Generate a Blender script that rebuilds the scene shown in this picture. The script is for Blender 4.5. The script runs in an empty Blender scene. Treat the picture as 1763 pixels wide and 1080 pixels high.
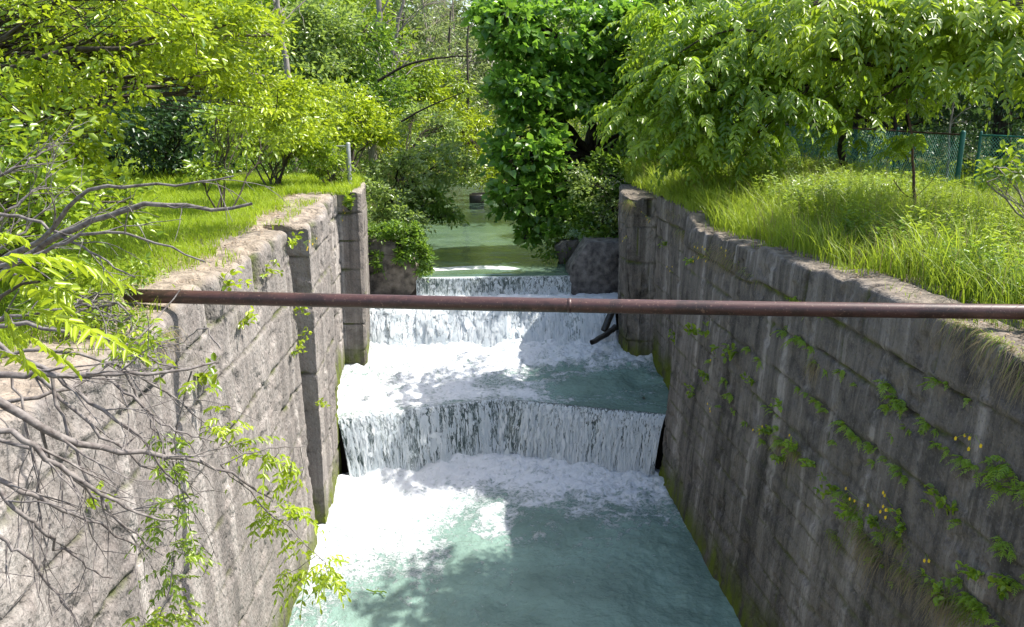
import bpy, math, numpy as np
from mathutils import Vector
SC = bpy.context.scene
COL = SC.collection
R_ = math.radians
# ------------------------------------------------------------ camera
CAMZ = 2.15
cd = bpy.data.cameras.new('camera'); cam = bpy.data.objects.new('camera', cd); COL.objects.link(cam)
cam.location = (0, 0, CAMZ); cam.rotation_euler = (R_(90-14.2), 0, R_(-3.96))
cd.sensor_width = 36; cd.lens = 29.06; cd.clip_end = 2000; cd.clip_start = .05
SC.camera = cam
# ------------------------------------------------------------ world, sun, exposure
SUN = Vector((.56, .07, .83)).normalized()
w = bpy.data.worlds.new('World'); SC.world = w; w.use_nodes = True
wn = w.node_tree.nodes; bg = wn['Background']
sky = wn.new('ShaderNodeTexSky'); sky.sky_type = 'NISHITA'; sky.sun_disc = False
sky.sun_elevation = math.asin(SUN.z); sky.sun_rotation = math.atan2(SUN.x, SUN.y)
sky.air_density = 1.2; sky.dust_density = 2.5
w.node_tree.links.new(sky.outputs[0], bg.inputs[0]); bg.inputs[1].default_value = .15
sl = bpy.data.lights.new('sun', 'SUN'); sl.energy = 4.6; sl.angle = R_(.55); sl.color = (1, .95, .87)
so = bpy.data.objects.new('sun', sl); COL.objects.link(so)
so.rotation_euler = SUN.to_track_quat('Z', 'Y').to_euler(); so.location = SUN*60
SC.view_settings.view_transform = 'Standard'; SC.view_settings.look = 'None'
SC.view_settings.gamma = 1; SC.view_settings.exposure = .88
SC.cycles.max_bounces = 8; SC.cycles.transparent_max_bounces = 12
SC.cycles.sample_clamp_indirect = 6

# ------------------------------------------------------------ helpers
_th, _ps, _f = R_(14.2), R_(3.96), 1423.
_F = np.array([math.sin(_ps)*math.cos(_th), math.cos(_ps)*math.cos(_th), -math.sin(_th)])
_R = np.array([math.cos(_ps), -math.sin(_ps), 0]); _U = np.cross(_R, _F)
def at(px, py, Y):                      # world point seen at photo pixel at distance Y up the canal
    d = _F*_f+_R*(px-881.5)+_U*(540-py)
    return np.array([0, 0, CAMZ])+d*(Y/d[1])
rng = np.random.default_rng(7)
_T = np.random.default_rng(3).random((64, 256, 256)).astype(np.float32)
def vn(x, y, s=0):
    x = np.asarray(x, float); y = np.asarray(y, float)
    xi = np.floor(x).astype(int); yi = np.floor(y).astype(int)
    fx = x-xi; fy = y-yi; fx = fx*fx*(3-2*fx); fy = fy*fy*(3-2*fy)
    T = _T[s % 64]
    a = T[xi & 255, yi & 255]; b = T[(xi+1) & 255, yi & 255]
    c = T[xi & 255, (yi+1) & 255]; d = T[(xi+1) & 255, (yi+1) & 255]
    return (a*(1-fx)+b*fx)*(1-fy)+(c*(1-fx)+d*fx)*fy
def fbm(x, y, o=4, s=0):
    v = 0; a = .5; t = 0
    for k in range(o):
        v = v+a*vn(x*2**k+17*k, y*2**k+9*k, s+k); t += a; a *= .5
    return v/t
def sst(a, b, x):
    t = np.clip((x-a)/(b-a), 0, 1); return t*t*(3-2*t)
def unit(v):
    return v/np.maximum(np.linalg.norm(v, axis=-1, keepdims=True), 1e-9)
def props(o, label=None, cat=None, group=None, kind=None):
    if label: o['label'] = label
    if cat: o['category'] = cat
    if group: o['group'] = group
    if kind: o['kind'] = kind
    return o
def empty(name, loc, label, cat, group=None):
    o = bpy.data.objects.new(name, None); COL.objects.link(o); o.location = [float(c) for c in loc]
    o.empty_display_size = .2
    return props(o, label, cat, group)
class Geo:
    def __init__(s): s.v = []; s.f = []; s.a = []; s.m = []; s.n = 0; s.p = {}
    def add(s, v, f, var=None, mi=0):
        v = np.asarray(v, np.float32).reshape(-1, 3); f = np.asarray(f, np.int64).reshape(-1, 4)
        s.v.append(v); s.f.append(f+s.n); s.n += len(v)
        if var is None: var = np.full(len(f), .5)
        s.a.append(np.broadcast_to(np.asarray(var, np.float32), (len(f),)) if np.ndim(var) == 0 else np.asarray(var, np.float32))
        s.m.append(np.full(len(f), mi, np.int32))
    def build(s, name, mats, parent=None, origin=None, smooth=False, pattr=None):
        v = np.concatenate(s.v); f = np.concatenate(s.f)
        if parent is not None and origin is None: origin = np.array(parent.location)
        if origin is not None: v = v-np.asarray(origin, np.float32)
        me = bpy.data.meshes.new(name)
        me.vertices.add(len(v)); me.vertices.foreach_set('co', v.astype(np.float32).ravel())
        me.loops.add(f.size); me.loops.foreach_set('vertex_index', f.astype(np.int32).ravel())
        me.polygons.add(len(f)); me.polygons.foreach_set('loop_start', np.arange(0, f.size, 4, dtype=np.int32))
        mats = mats if isinstance(mats, (list, tuple)) else [mats]
        for m in mats: me.materials.append(m)
        me.polygons.foreach_set('material_index', np.concatenate(s.m))
        if smooth: me.polygons.foreach_set('use_smooth', np.ones(len(f), bool))
        at_ = me.attributes.new('var', 'FLOAT', 'FACE'); at_.data.foreach_set('value', np.concatenate(s.a))
        for k, val in (pattr or {}).items():
            q = me.attributes.new(k, 'FLOAT', 'POINT'); q.data.foreach_set('value', np.asarray(val, np.float32).ravel())
        me.update(calc_edges=True); me.validate()
        o = bpy.data.objects.new(name, me); COL.objects.link(o)
        if parent is not None: o.parent = parent
        elif origin is not None: o.location = [float(c) for c in origin]
        return o
def gridfaces(n, m):                    # n rows, m columns
    i = np.arange(n-1)[:, None]*m+np.arange(m-1)[None]
    return np.stack([i, i+1, i+m+1, i+m], -1).reshape(-1, 4)
def tube(g, pts, rad, sides=6, var=None, mi=0):
    pts = np.asarray(pts, float); k = len(pts); rad = np.broadcast_to(np.asarray(rad, float), (k,))
    t = unit(np.gradient(pts, axis=0))
    up = np.array([0, 0, 1.]) if abs(t[0, 2]) < .9 else np.array([1., 0, 0])
    a = unit(np.cross(t, up)); b = np.cross(t, a)
    th = np.linspace(0, 2*np.pi, sides, endpoint=False)
    ring = pts[:, None]+rad[:, None, None]*(a[:, None]*np.cos(th)[None, :, None]+b[:, None]*np.sin(th)[None, :, None])
    i = np.arange(k-1)[:, None]*sides; j = np.arange(sides)[None]; j2 = (j+1) % sides
    f = np.stack([i+j, i+j2, i+sides+j2, i+sides+j], -1).reshape(-1, 4)
    g.add(ring, f, var, mi)
def box(g, x0, x1, y0, y1, z0, z1, mi=0):
    v = [(x, y, z) for z in (z0, z1) for x, y in ((x0, y0), (x1, y0), (x1, y1), (x0, y1))]
    g.add(v, [(0, 3, 2, 1), (4, 5, 6, 7), (0, 1, 5, 4), (1, 2, 6, 5), (2, 3, 7, 6), (3, 0, 4, 7)], .5, mi)
def smoothpath(p, n, wob=0, r=rng):
    p = np.asarray(p, float); d = np.r_[0, np.cumsum(np.linalg.norm(np.diff(p, axis=0), axis=1))]
    t = np.linspace(0, d[-1], n); q = np.stack([np.interp(t, d, p[:, c]) for c in range(3)], 1)
    for _ in range(2): q[1:-1] = (q[:-2]+2*q[1:-1]+q[2:])/4
    if wob: 
        e = r.normal(0, wob, q.shape); e[0] = 0; q = q+e
    return q

OVAL = (np.array([(0, 0, 0), (.32, .42, .10), (.74, .3, .08), (1, 0, -.12), (.74, -.3, .08), (.32, -.42, .10)]), [(0, 1, 2, 3), (0, 3, 4, 5)])
HEART = (np.array([(0, 0, 0), (.02, .5, .02), (.55, .42, .06), (1, 0, -.22), (.55, -.42, .06), (.02, -.5, .02)]), [(0, 1, 2, 3), (0, 3, 4, 5)])
RHOMB = (np.array([(0, 0, 0), (.5, .45, .08), (1, 0, 0), (.5, -.45, -.02)]), [(0, 1, 2, 3)])
def leaves(g, P, D, N, L, W, T=OVAL, var=None, mi=0):
    P = np.asarray(P); n = len(P); D = unit(D); N = unit(N-D*np.sum(N*D, -1, keepdims=True)); S = np.cross(N, D)
    L = np.broadcast_to(L, (n,))[:, None, None]; W = np.broadcast_to(W, (n,))[:, None, None]
    t, f = T; k = len(t); f = np.array(f)
    v = P[:, None]+t[None, :, 0:1]*L*D[:, None]+t[None, :, 1:2]*W*S[:, None]+t[None, :, 2:3]*L*N[:, None]
    F = (np.arange(n)[:, None, None]*k+f[None]).reshape(-1, 4)
    if var is None: var = rng.random(n)
    g.add(v, F, np.repeat(var, len(f)), mi)
def frond(g, P, D, L, droop, pairs=7, ll=.085, lw=.03, r=rng, var=None, mi=0, T=OVAL, down=.35, taper=.35):
    """pinnate leaves: P,D (n,3), L length of the stalk (n,)"""
    n = len(P); D = unit(D); L = np.broadcast_to(L, (n,)); droop = np.broadcast_to(droop, (n,))
    Z = np.array([0, 0, 1.]); S = unit(np.cross(D, Z)+r.normal(0, .25, (n, 3)))
    if var is None: var = r.random(n)
    def pos(s): return P+D*(L*s)[:, None]-Z*(droop*L*s*s)[:, None]
    # stalk ribbon
    q = []
    for s in (0, .35, .7, 1):
        c = pos(s); q += [c+S*.003, c-S*.003]
    V = np.stack(q, 1); f = np.array([(0, 1, 3, 2), (2, 3, 5, 4), (4, 5, 7, 6)])
    g.add(V, (np.arange(n)[:, None, None]*8+f[None]).reshape(-1, 4), np.repeat(var, 3), mi)
    for j in range(pairs+1):
        s = .18+.82*j/pairs; c = pos(s); tan = unit(D-Z*(2*droop*s)[:, None])
        nn = unit(np.cross(S, tan)); nn = nn*np.where(nn[:, 2:3] < 0, -1, 1)
        prof = (1-taper*abs(2*s-1.1))
        for sd in ((0,) if j == pairs else (-1, 1)):
            d = tan*(.55 if sd else 1)+S*sd*.85-Z*down*(abs(sd)+.2)+r.normal(0, .12, (n, 3))
            leaves(g, c, d, nn+r.normal(0, .3, (n, 3)), ll*prof*r.uniform(.8, 1.15, n), lw*2*prof, T, np.clip(var+r.normal(0, .12, n), 0, 1), mi)
def blades(g, P, H, lean, W, var=None, mi=0, seg=3, r=rng):
    n = len(P); a = r.uniform(0, 2*np.pi, n); d = np.stack([np.cos(a), np.sin(a), 0*a], 1)
    b = a+np.pi/2+r.normal(0, .6, n); s = np.stack([np.cos(b), np.sin(b), 0*a], 1)
    H = np.broadcast_to(H, (n,)); lean = np.broadcast_to(lean, (n,)); W = np.broadcast_to(W, (n,)); q = []
    for k in range(seg+1):
        t = k/seg; c = P+np.array([0, 0, 1.])*(H*(t-.35*lean*t*t))[:, None]+d*(H*lean*t*t*.8)[:, None]
        ww = (W*(1-t)**.7*.5+.0004)[:, None]*s; q += [c-ww, c+ww]
    V = np.stack(q, 1); f = np.array([(2*k, 2*k+1, 2*k+3, 2*k+2) for k in range(seg)]); m = 2*seg+2
    if var is None: var = r.random(n)
    g.add(V, (np.arange(n)[:, None, None]*m+f[None]).reshape(-1, 4), np.repeat(var, seg), mi)

# ------------------------------------------------------------ materials
class NT:
    def __init__(s, name):
        s.m = bpy.data.materials.new(name); s.m.use_nodes = True; s.t = s.m.node_tree; s.n = s.t.nodes
        s.p = s.n['Principled BSDF']; s.o = s.n['Material Output']
    def new(s, typ, **k):
        n = s.n.new(typ)
        for a, b in k.items():
            if a.startswith('i_'):
                key = a[2:]; key = int(key) if key.isdigit() else key.replace('_', ' ')
                s.set(n, key, b)
            else: setattr(n, a, b)
        return n
    def set(s, n, key, b):
        if isinstance(b, bpy.types.NodeSocket): s.t.links.new(b, n.inputs[key])
        else: n.inputs[key].default_value = b
    def pos(s): return s.new('ShaderNodeNewGeometry').outputs['Position']
    def mapped(s, sc, vec=None):
        m = s.new('ShaderNodeMapping', i_Scale=sc); s.t.links.new(vec or s.pos(), m.inputs['Vector']); return m.outputs[0]
    def noise(s, sc, det=4, vec=None, rough=.55, dist=0):
        n = s.new('ShaderNodeTexNoise', i_Scale=sc, i_Detail=det, i_Roughness=rough, i_Distortion=dist)
        s.t.links.new(vec or s.pos(), n.inputs['Vector']); return n.outputs['Fac']
    def ramp(s, v, a, b, c0=(0, 0, 0, 1), c1=(1, 1, 1, 1)):
        r = s.new('ShaderNodeValToRGB'); e = r.color_ramp.elements
        e[0].position = a; e[1].position = b; e[0].color = c0; e[1].color = c1
        s.t.links.new(v, r.inputs[0]); return r.outputs[0]
    def mix(s, fac, a, b, blend='MIX'):
        m = s.new('ShaderNodeMix', data_type='RGBA', blend_type=blend)
        s.set(m, 0, fac); s.set(m, 6, a if not isinstance(a, tuple) else (*a[:3], 1)); s.set(m, 7, b if not isinstance(b, tuple) else (*b[:3], 1))
        return m.outputs[2]
    def math(s, op, a, b=0., clamp=False):
        m = s.new('ShaderNodeMath', operation=op, use_clamp=clamp); s.set(m, 0, a); s.set(m, 1, b); return m.outputs[0]
    def attr(s, name): return s.new('ShaderNodeAttribute', attribute_name=name).outputs['Fac']
    def bump(s, h, strength, dist):
        return s.new('ShaderNodeBump', i_Strength=strength, i_Distance=dist, i_Height=h).outputs[0]
    def base(s, col, rough=.8, spec=.3, normal=None):
        s.set(s.p, 'Base Color', (*col[:3], 1) if isinstance(col, tuple) else col); s.set(s.p, 'Roughness', rough)
        s.set(s.p, 'Specular IOR Level', spec)
        if normal is not None: s.set(s.p, 'Normal', normal)
        return s.m
def leaf_mat(name, c1, c2, tr, trans=.33, rough=.34, spec=.6, patch=.8):
    n = NT(name); v = n.attr('var'); big = n.ramp(n.noise(patch, 2), .35, .65)
    v2 = n.math('ADD', n.math('MULTIPLY', v, .7), n.math('MULTIPLY', big, .3))
    c = n.mix(v2, c1, c2); n.base(c, rough, spec)
    t = n.new('ShaderNodeBsdfTranslucent'); n.set(t, 'Color', n.mix(v2, tuple(x*.75 for x in tr), tr))
    ms = n.new('ShaderNodeMixShader'); n.set(ms, 0, trans); n.t.links.new(n.p.outputs[0], ms.inputs[1]); n.t.links.new(t.outputs[0], ms.inputs[2])
    n.t.links.new(ms.outputs[0], n.o.inputs[0]); return n.m
def simple(name, c1, c2, sc, rough=.8, spec=.2, bump=0, stretch=None, metal=0):
    n = NT(name); vec = n.mapped(stretch) if stretch else None
    f = n.noise(sc, 5, vec); c = n.mix(n.ramp(f, .3, .7), c1, c2)
    n.base(c, rough, spec, n.bump(f, 1, bump) if bump else None); n.p.inputs['Metallic'].default_value = metal; return n.m
M = {}
M['lime'] = leaf_mat('leaf_lime', (.06, .14, .006), (.41, .50, .02), (.72, .90, .04))
M['fresh'] = leaf_mat('leaf_fresh', (.05, .13, .012), (.27, .36, .025), (.54, .74, .045))
M['mid'] = leaf_mat('leaf_mid', (.035, .095, .015), (.17, .28, .035), (.36, .58, .05), .34)
M['deep'] = leaf_mat('leaf_deep', (.035, .12, .015), (.17, .31, .04), (.36, .66, .06), .38)
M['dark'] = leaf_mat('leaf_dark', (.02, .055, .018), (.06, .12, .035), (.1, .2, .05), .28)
M['silver'] = leaf_mat('leaf_silver', (.08, .16, .03), (.32, .4, .15), (.45, .62, .1), .4, .3, .8)
M['grass'] = leaf_mat('grass_blade', (.07, .14, .012), (.32, .41, .04), (.5, .66, .05), .40, .45, .4, .45)
M['lawn'] = leaf_mat('lawn_blade', (.16, .26, .012), (.34, .44, .03), (.56, .74, .035), .42, .5, .3, .6)
M['dry'] = leaf_mat('dry_grass', (.2, .16, .08), (.42, .34, .2), (.35, .27, .14), .3, .6, .2)
M['fern'] = leaf_mat('fern_leaf', (.2, .34, .03), (.34, .48, .05), (.5, .7, .06), .4)
M['walnut'] = leaf_mat('leaf_walnut', (.05, .13, .012), (.27, .38, .025), (.54, .78, .05), .36)
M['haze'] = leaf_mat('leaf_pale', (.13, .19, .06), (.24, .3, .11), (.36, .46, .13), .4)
M['bark'] = simple('bark', (.05, .042, .035), (.14, .12, .1), 14, .9, .1, .02, (1, 1, .25))
M['bark_dark'] = simple('bark_dark', (.02, .017, .014), (.06, .05, .04), 16, .9, .1, .02, (1, 1, .25))
M['grey_bark'] = simple('grey_bark', (.17, .15, .13), (.34, .31, .28), 20, .85, .15, .01, (1, 1, .3))
M['dead'] = simple('dead_wood', (.075, .06, .055), (.27, .245, .23), 22, .75, .3, .004)
M['pale_twig'] = simple('pale_twig', (.25, .2, .17), (.42, .36, .31), 9, .85, .15)
M['flower'] = simple('yellow_petal', (.75, .5, .02), (.85, .62, .03), 30, .6)
M['white_flower'] = simple('white_petal', (.75, .75, .68), (.8, .78, .74), 30, .6)
M['green_paint'] = simple('green_paint', (.008, .1, .075), (.02, .16, .12), 6, .4, .5)
M['green_wire'] = simple('green_wire', (.09, .38, .30), (.2, .58, .46), 6, .35, .6)
M['galv'] = simple('galvanised', (.32, .34, .34), (.5, .52, .52), 12, .4, .5, 0, None, .3)
M['rust_rail'] = simple('rusty_rail', (.05, .035, .03), (.14, .08, .06), 20, .8)
M['wetwood'] = simple('wet_wood', (.01, .009, .008), (.04, .035, .03), 25, .35, .5, .01)

M['blockstone'] = simple('block_stone', (.05, .047, .047), (.25, .23, .215), 5., .85, .2, .07)
M['brownstone'] = simple('brown_stone', (.05, .043, .036), (.27, .23, .19), 5., .85, .2, .07)
def concrete(name, dark, light, pink, streakamt, moss, top=(.42, .39, .33), speck=.5, stain=.5, pits=1.2):
    n = NT(name); P = n.pos()
    big = n.ramp(n.noise(.55, 5), .3, .72); fine = n.noise(38, 3); med = n.noise(5, 6, None, .65)
    c = n.mix(big, dark, light)
    c = n.mix(n.math('MULTIPLY', n.ramp(med, .35, .7), .55), c, pink)
    # rain streaks running down the face
    st = n.noise(1.0, 5, n.mapped((2.6, 2.6, .10)), .66); st2 = n.noise(1.0, 4, n.mapped((9, 9, .35)), .6)
    c = n.mix(n.math('MULTIPLY', n.ramp(st, .5, .66), streakamt), c, tuple(x*.32 for x in dark))
    c = n.mix(n.math('MULTIPLY', n.math('SUBTRACT', 1., n.ramp(st, .36, .46)), streakamt*.8), c, tuple(min(1, x*1.8+.05) for x in light))
    c = n.mix(n.math('MULTIPLY', n.ramp(st2, .56, .68), streakamt*.6), c, tuple(x*.4 for x in dark))
    blot = n.ramp(n.noise(1.7, 6, None, .7), .52, .66)
    c = n.mix(n.math('MULTIPLY', blot, stain), c, tuple(x*.45 for x in dark))
    c = n.mix(n.math('MULTIPLY', n.ramp(fine, .6, .7), speck), c, tuple(x*.45 for x in dark))
    c = n.mix(n.math('MULTIPLY', n.math('SUBTRACT', 1., n.ramp(fine, .34, .42)), speck*.6), c, tuple(min(1, x*1.3) for x in light))
    # joints: dirt and moss
    j = n.attr('joint'); c = n.mix(n.math('MULTIPLY', j, .85, True), c, (.035, .033, .022))
    mg = n.ramp(n.noise(3.1, 5), .46, .58); c = n.mix(n.math('MULTIPLY', n.math('MULTIPLY', j, mg), .9, True), c, (.11, .14, .02))
    # waterline algae
    mo = n.attr('moss'); mm = n.math('MULTIPLY', mo, n.ramp(n.noise(4, 5, n.mapped((1, 1, .4))), .33, .55), True)
    c = n.mix(n.math('MULTIPLY', mo, .75, True), c, (.05, .045, .028)); c = n.mix(n.math('MULTIPLY', mm, moss, True), c, (.13, .17, .012))
    tp = n.attr('top'); tc = n.mix(n.ramp(n.noise(6, 6), .4, .62), top, tuple(x*.55 for x in top)); c = n.mix(tp, c, tc)
    vo = n.new('ShaderNodeTexVoronoi', i_Scale=17.); n.t.links.new(n.mapped((1, 1.6, .7)), vo.inputs['Vector'])
    h = n.math('ADD', n.math('ADD', n.noise(60, 4), n.math('MULTIPLY', n.noise(16, 5), 1.6)), n.math('MULTIPLY', n.ramp(vo.outputs['Distance'], .1, .5), pits))
    return n.base(c, .85, .2, n.bump(h, .9, .012))
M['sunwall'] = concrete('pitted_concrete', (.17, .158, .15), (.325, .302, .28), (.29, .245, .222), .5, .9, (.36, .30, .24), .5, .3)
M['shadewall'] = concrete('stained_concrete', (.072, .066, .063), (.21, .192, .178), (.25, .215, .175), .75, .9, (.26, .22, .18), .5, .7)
M['pierwall'] = concrete('pier_concrete', (.11, .10, .095), (.25, .23, .21), (.26, .22, .19), .7, 1., (.36, .32, .27), .4)

def ground_mat():
    n = NT('soil_and_turf'); f = n.noise(1.2, 6); f2 = n.noise(12, 4)
    c = n.mix(n.ramp(f, .4, .6), (.05, .075, .018), (.09, .11, .03)); c = n.mix(n.ramp(f2, .45, .7), c, (.12, .1, .06))
    d = n.attr('dirt'); dc = n.mix(n.ramp(n.noise(9, 6), .3, .7), (.24, .19, .14), (.42, .36, .29)); c = n.mix(n.math('MULTIPLY', d, n.ramp(n.noise(2.5, 5), .3, .5), True), c, dc)
    return n.base(c, .95, .1, n.bump(f2, 1, .03))
M['ground'] = ground_mat()
def water_mat(name, col, foamk=1.0):
    n = NT(name); fo = n.attr('foam')
    det = n.noise(7, 6, None, .68, .6); fine = n.noise(26, 4, None, .6, .4)
    d = n.math('ADD', n.math('MULTIPLY', n.math('SUBTRACT', det, .5), 1.25), n.math('MULTIPLY', n.math('SUBTRACT', fine, .5), .55))
    rg = n.math('SUBTRACT', 1., n.math('MULTIPLY', n.math('ABSOLUTE', n.math('SUBTRACT', n.noise(4.2, 4, None, .6, 1.2), .5)), 9.), True)
    f = n.math('ADD', n.math('ADD', fo, n.math('MULTIPLY', rg, n.math('MULTIPLY', n.math('ADD', fo, .12), .55))), n.math('MULTIPLY', d, 1.35)); f = n.ramp(f, .34, .95)
    c0 = n.mix(n.ramp(n.noise(.8, 4), .35, .65), tuple(x*.78 for x in col), tuple(x*1.2 for x in col))
    c0 = n.mix(n.math('MULTIPLY', fo, .55, True), c0, (.25, .42, .40))
    c = n.mix(f, c0, (.80, .83, .86)); n.base(c, .5, .5)
    rr = n.new('ShaderNodeMapRange', i_3=.07, i_4=.75); n.t.links.new(f, rr.inputs[0]); n.set(n.p, 'Roughness', rr.outputs[0])
    n.p.inputs['IOR'].default_value = 1.33
    n.set(n.p, 'Normal', n.bump(n.math('ADD', n.math('MULTIPLY', n.noise(9, 4, None, .55), 1.), n.math('MULTIPLY', det, n.math('MULTIPLY', f, 1.5))), .8, .06))
    return n.m
M['lowwater'] = water_mat('churning_water', (.19, .285, .24))
def calm():
    n = NT('still_water'); fo = n.attr('foam'); nz = n.noise(2.2, 3, n.mapped((1, .45, 1))); f = n.ramp(n.math('ADD', fo, n.math('MULTIPLY', n.math('SUBTRACT', n.noise(10, 6, n.mapped((.6, 2.4, 1)), .6), .5), .6)), .45, .62)
    c = n.mix(n.ramp(n.noise(.5, 4, n.mapped((.6, 1.6, 1))), .35, .65), (.065, .115, .075), (.12, .185, .135)); c = n.mix(f, c, (.8, .83, .85))
    n.base(c, .06, .5, n.bump(n.math('ADD', nz, n.math('MULTIPLY', n.noise(9, 3, n.mapped((1, .6, 1))), .3)), .35, .06)); n.p.inputs['IOR'].default_value = 1.33
    return n.m
M['calm'] = calm()
def curtain():
    n = NT('falling_water'); st = n.noise(1, 6, n.mapped((15, 15, 3.4)), .65, .9); st2 = n.noise(1, 4, n.mapped((60, 60, 7)), .6)
    f = n.ramp(n.math('ADD', n.math('MULTIPLY', st, .65), n.math('MULTIPLY', st2, .35)), .46, .60)
    k = n.attr('white'); f = n.math('ADD', f, k, True)
    c = n.mix(f, (.055, .085, .08), (.68, .73, .75)); n.base(c, .3, .5, n.bump(st, .8, .04)); return n.m
M['curtain'] = curtain()
def strandm():
    n = NT('water_strands'); v = n.attr('var'); n.base(n.mix(v, (.62, .68, .72), (.92, .94, .95)), .35, .5)
    t = n.new('ShaderNodeBsdfTranslucent'); n.set(t, 'Color', (.8, .85, .86, 1)); ms = n.new('ShaderNodeMixShader'); n.set(ms, 0, .3)
    n.t.links.new(n.p.outputs[0], ms.inputs[1]); n.t.links.new(t.outputs[0], ms.inputs[2]); n.t.links.new(ms.outputs[0], n.o.inputs[0]); return n.m
M['strand'] = strandm()
def pipem():
    n = NT('rusty_pipe'); v = n.noise(9, 6, n.mapped((.5, 4, 4)), .65); c = n.mix(n.ramp(v, .3, .7), (.06, .027, .024), (.095, .046, .04))
    c = n.mix(n.math('MULTIPLY', n.ramp(n.noise(2.3, 6, None, .7), .5, .6), .7), c, (.028, .018, .016)); c = n.mix(n.ramp(n.noise(45, 3), .62, .7), c, (.2, .12, .09)); c = n.mix(n.math('MULTIPLY', n.ramp(n.noise(11, 5, None, .7), .62, .68), .6), c, (.22, .13, .09)); return n.base(c, .42, .5, n.bump(v, .4, .004))
M['pipe'] = pipem()

def rtop(y): return np.interp(y, [0, 10.6, 11, 13.2, 13.6, 17.2, 17.6, 18.6, 30], [0, -.02, -.1, -.12, -.26, -.32, -.12, -.06, -.1])
# ------------------------------------------------------------ the setting: ground sheet with the canal cut into it
def ground():
    xs = np.unique(np.concatenate([np.linspace(-400, -20, 16), np.arange(-20, 24, .4), [-3.75, -3.5, 5.65, 5.9, -2, 3.6], np.linspace(24, 400, 16)]))
    ys = np.unique(np.concatenate([np.linspace(-60, 0, 8), np.arange(0, 24.4, .4), [24.55, 24.9], np.arange(25.2, 60, .6), np.linspace(60, 600, 20)]))
    X, Y = np.meshgrid(xs, ys); n1 = fbm(X*.3+40, Y*.3, 3, 5)
    Z = -.05+0*X+(n1-.5)*.12*sst(.3, 2, np.maximum(-3.8-X, X-6))+.55*sst(9.5, 13.5, X)*0
    lock = (X > -3.6) & (X < 5.75) & (Y < 24.6)
    Z = np.where(lock, -7.6, Z)
    up = Y > 24.6
    cx = 2.2*sst(44, 70, Y)                                     # channel bends a little
    bl = sst(-1.9, -5.2, X-cx); br = sst(3.7, 7.6, X-cx)
    chan = -4.6+4.55*np.maximum(bl, br)*(1+.0*X)
    far = sst(52, 60, Y)
    Z = np.where(up, chan*(1-far)+(-.05)*far+(n1-.5)*.5*np.maximum(bl, br), Z)
    hb = (X > 5.75)&(Y < 24.6); Z = np.where(hb, Z*sst(5.95, 7.2, X)+(rtop(Y)-.05)*(1-sst(5.95, 7.2, X)), Z)
    Z = Z+1.2*sst(-14, -40, X)*up+2.2*sst(60, 140, Y)*1.0
    dirt = np.clip(sst(-4.7, -4.0, X)*(X < -3), 0, 1)*(Y < 26)+np.clip(sst(6.6, 6.0, X)*(X > 5), 0, 1)*(Y < 22)+((X > 5) & (Y > 17))*sst(1.2, .6, abs((X-13.2)*.9+(Y-19.6)*.45+.4*(n1-.5)))
    g = Geo(); g.add(np.stack([X, Y, Z], -1), gridfaces(*X.shape))
    o = g.build('ground', M['ground'], smooth=True, pattr={'dirt': dirt}); props(o, kind='structure'); return o
ground()

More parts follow.
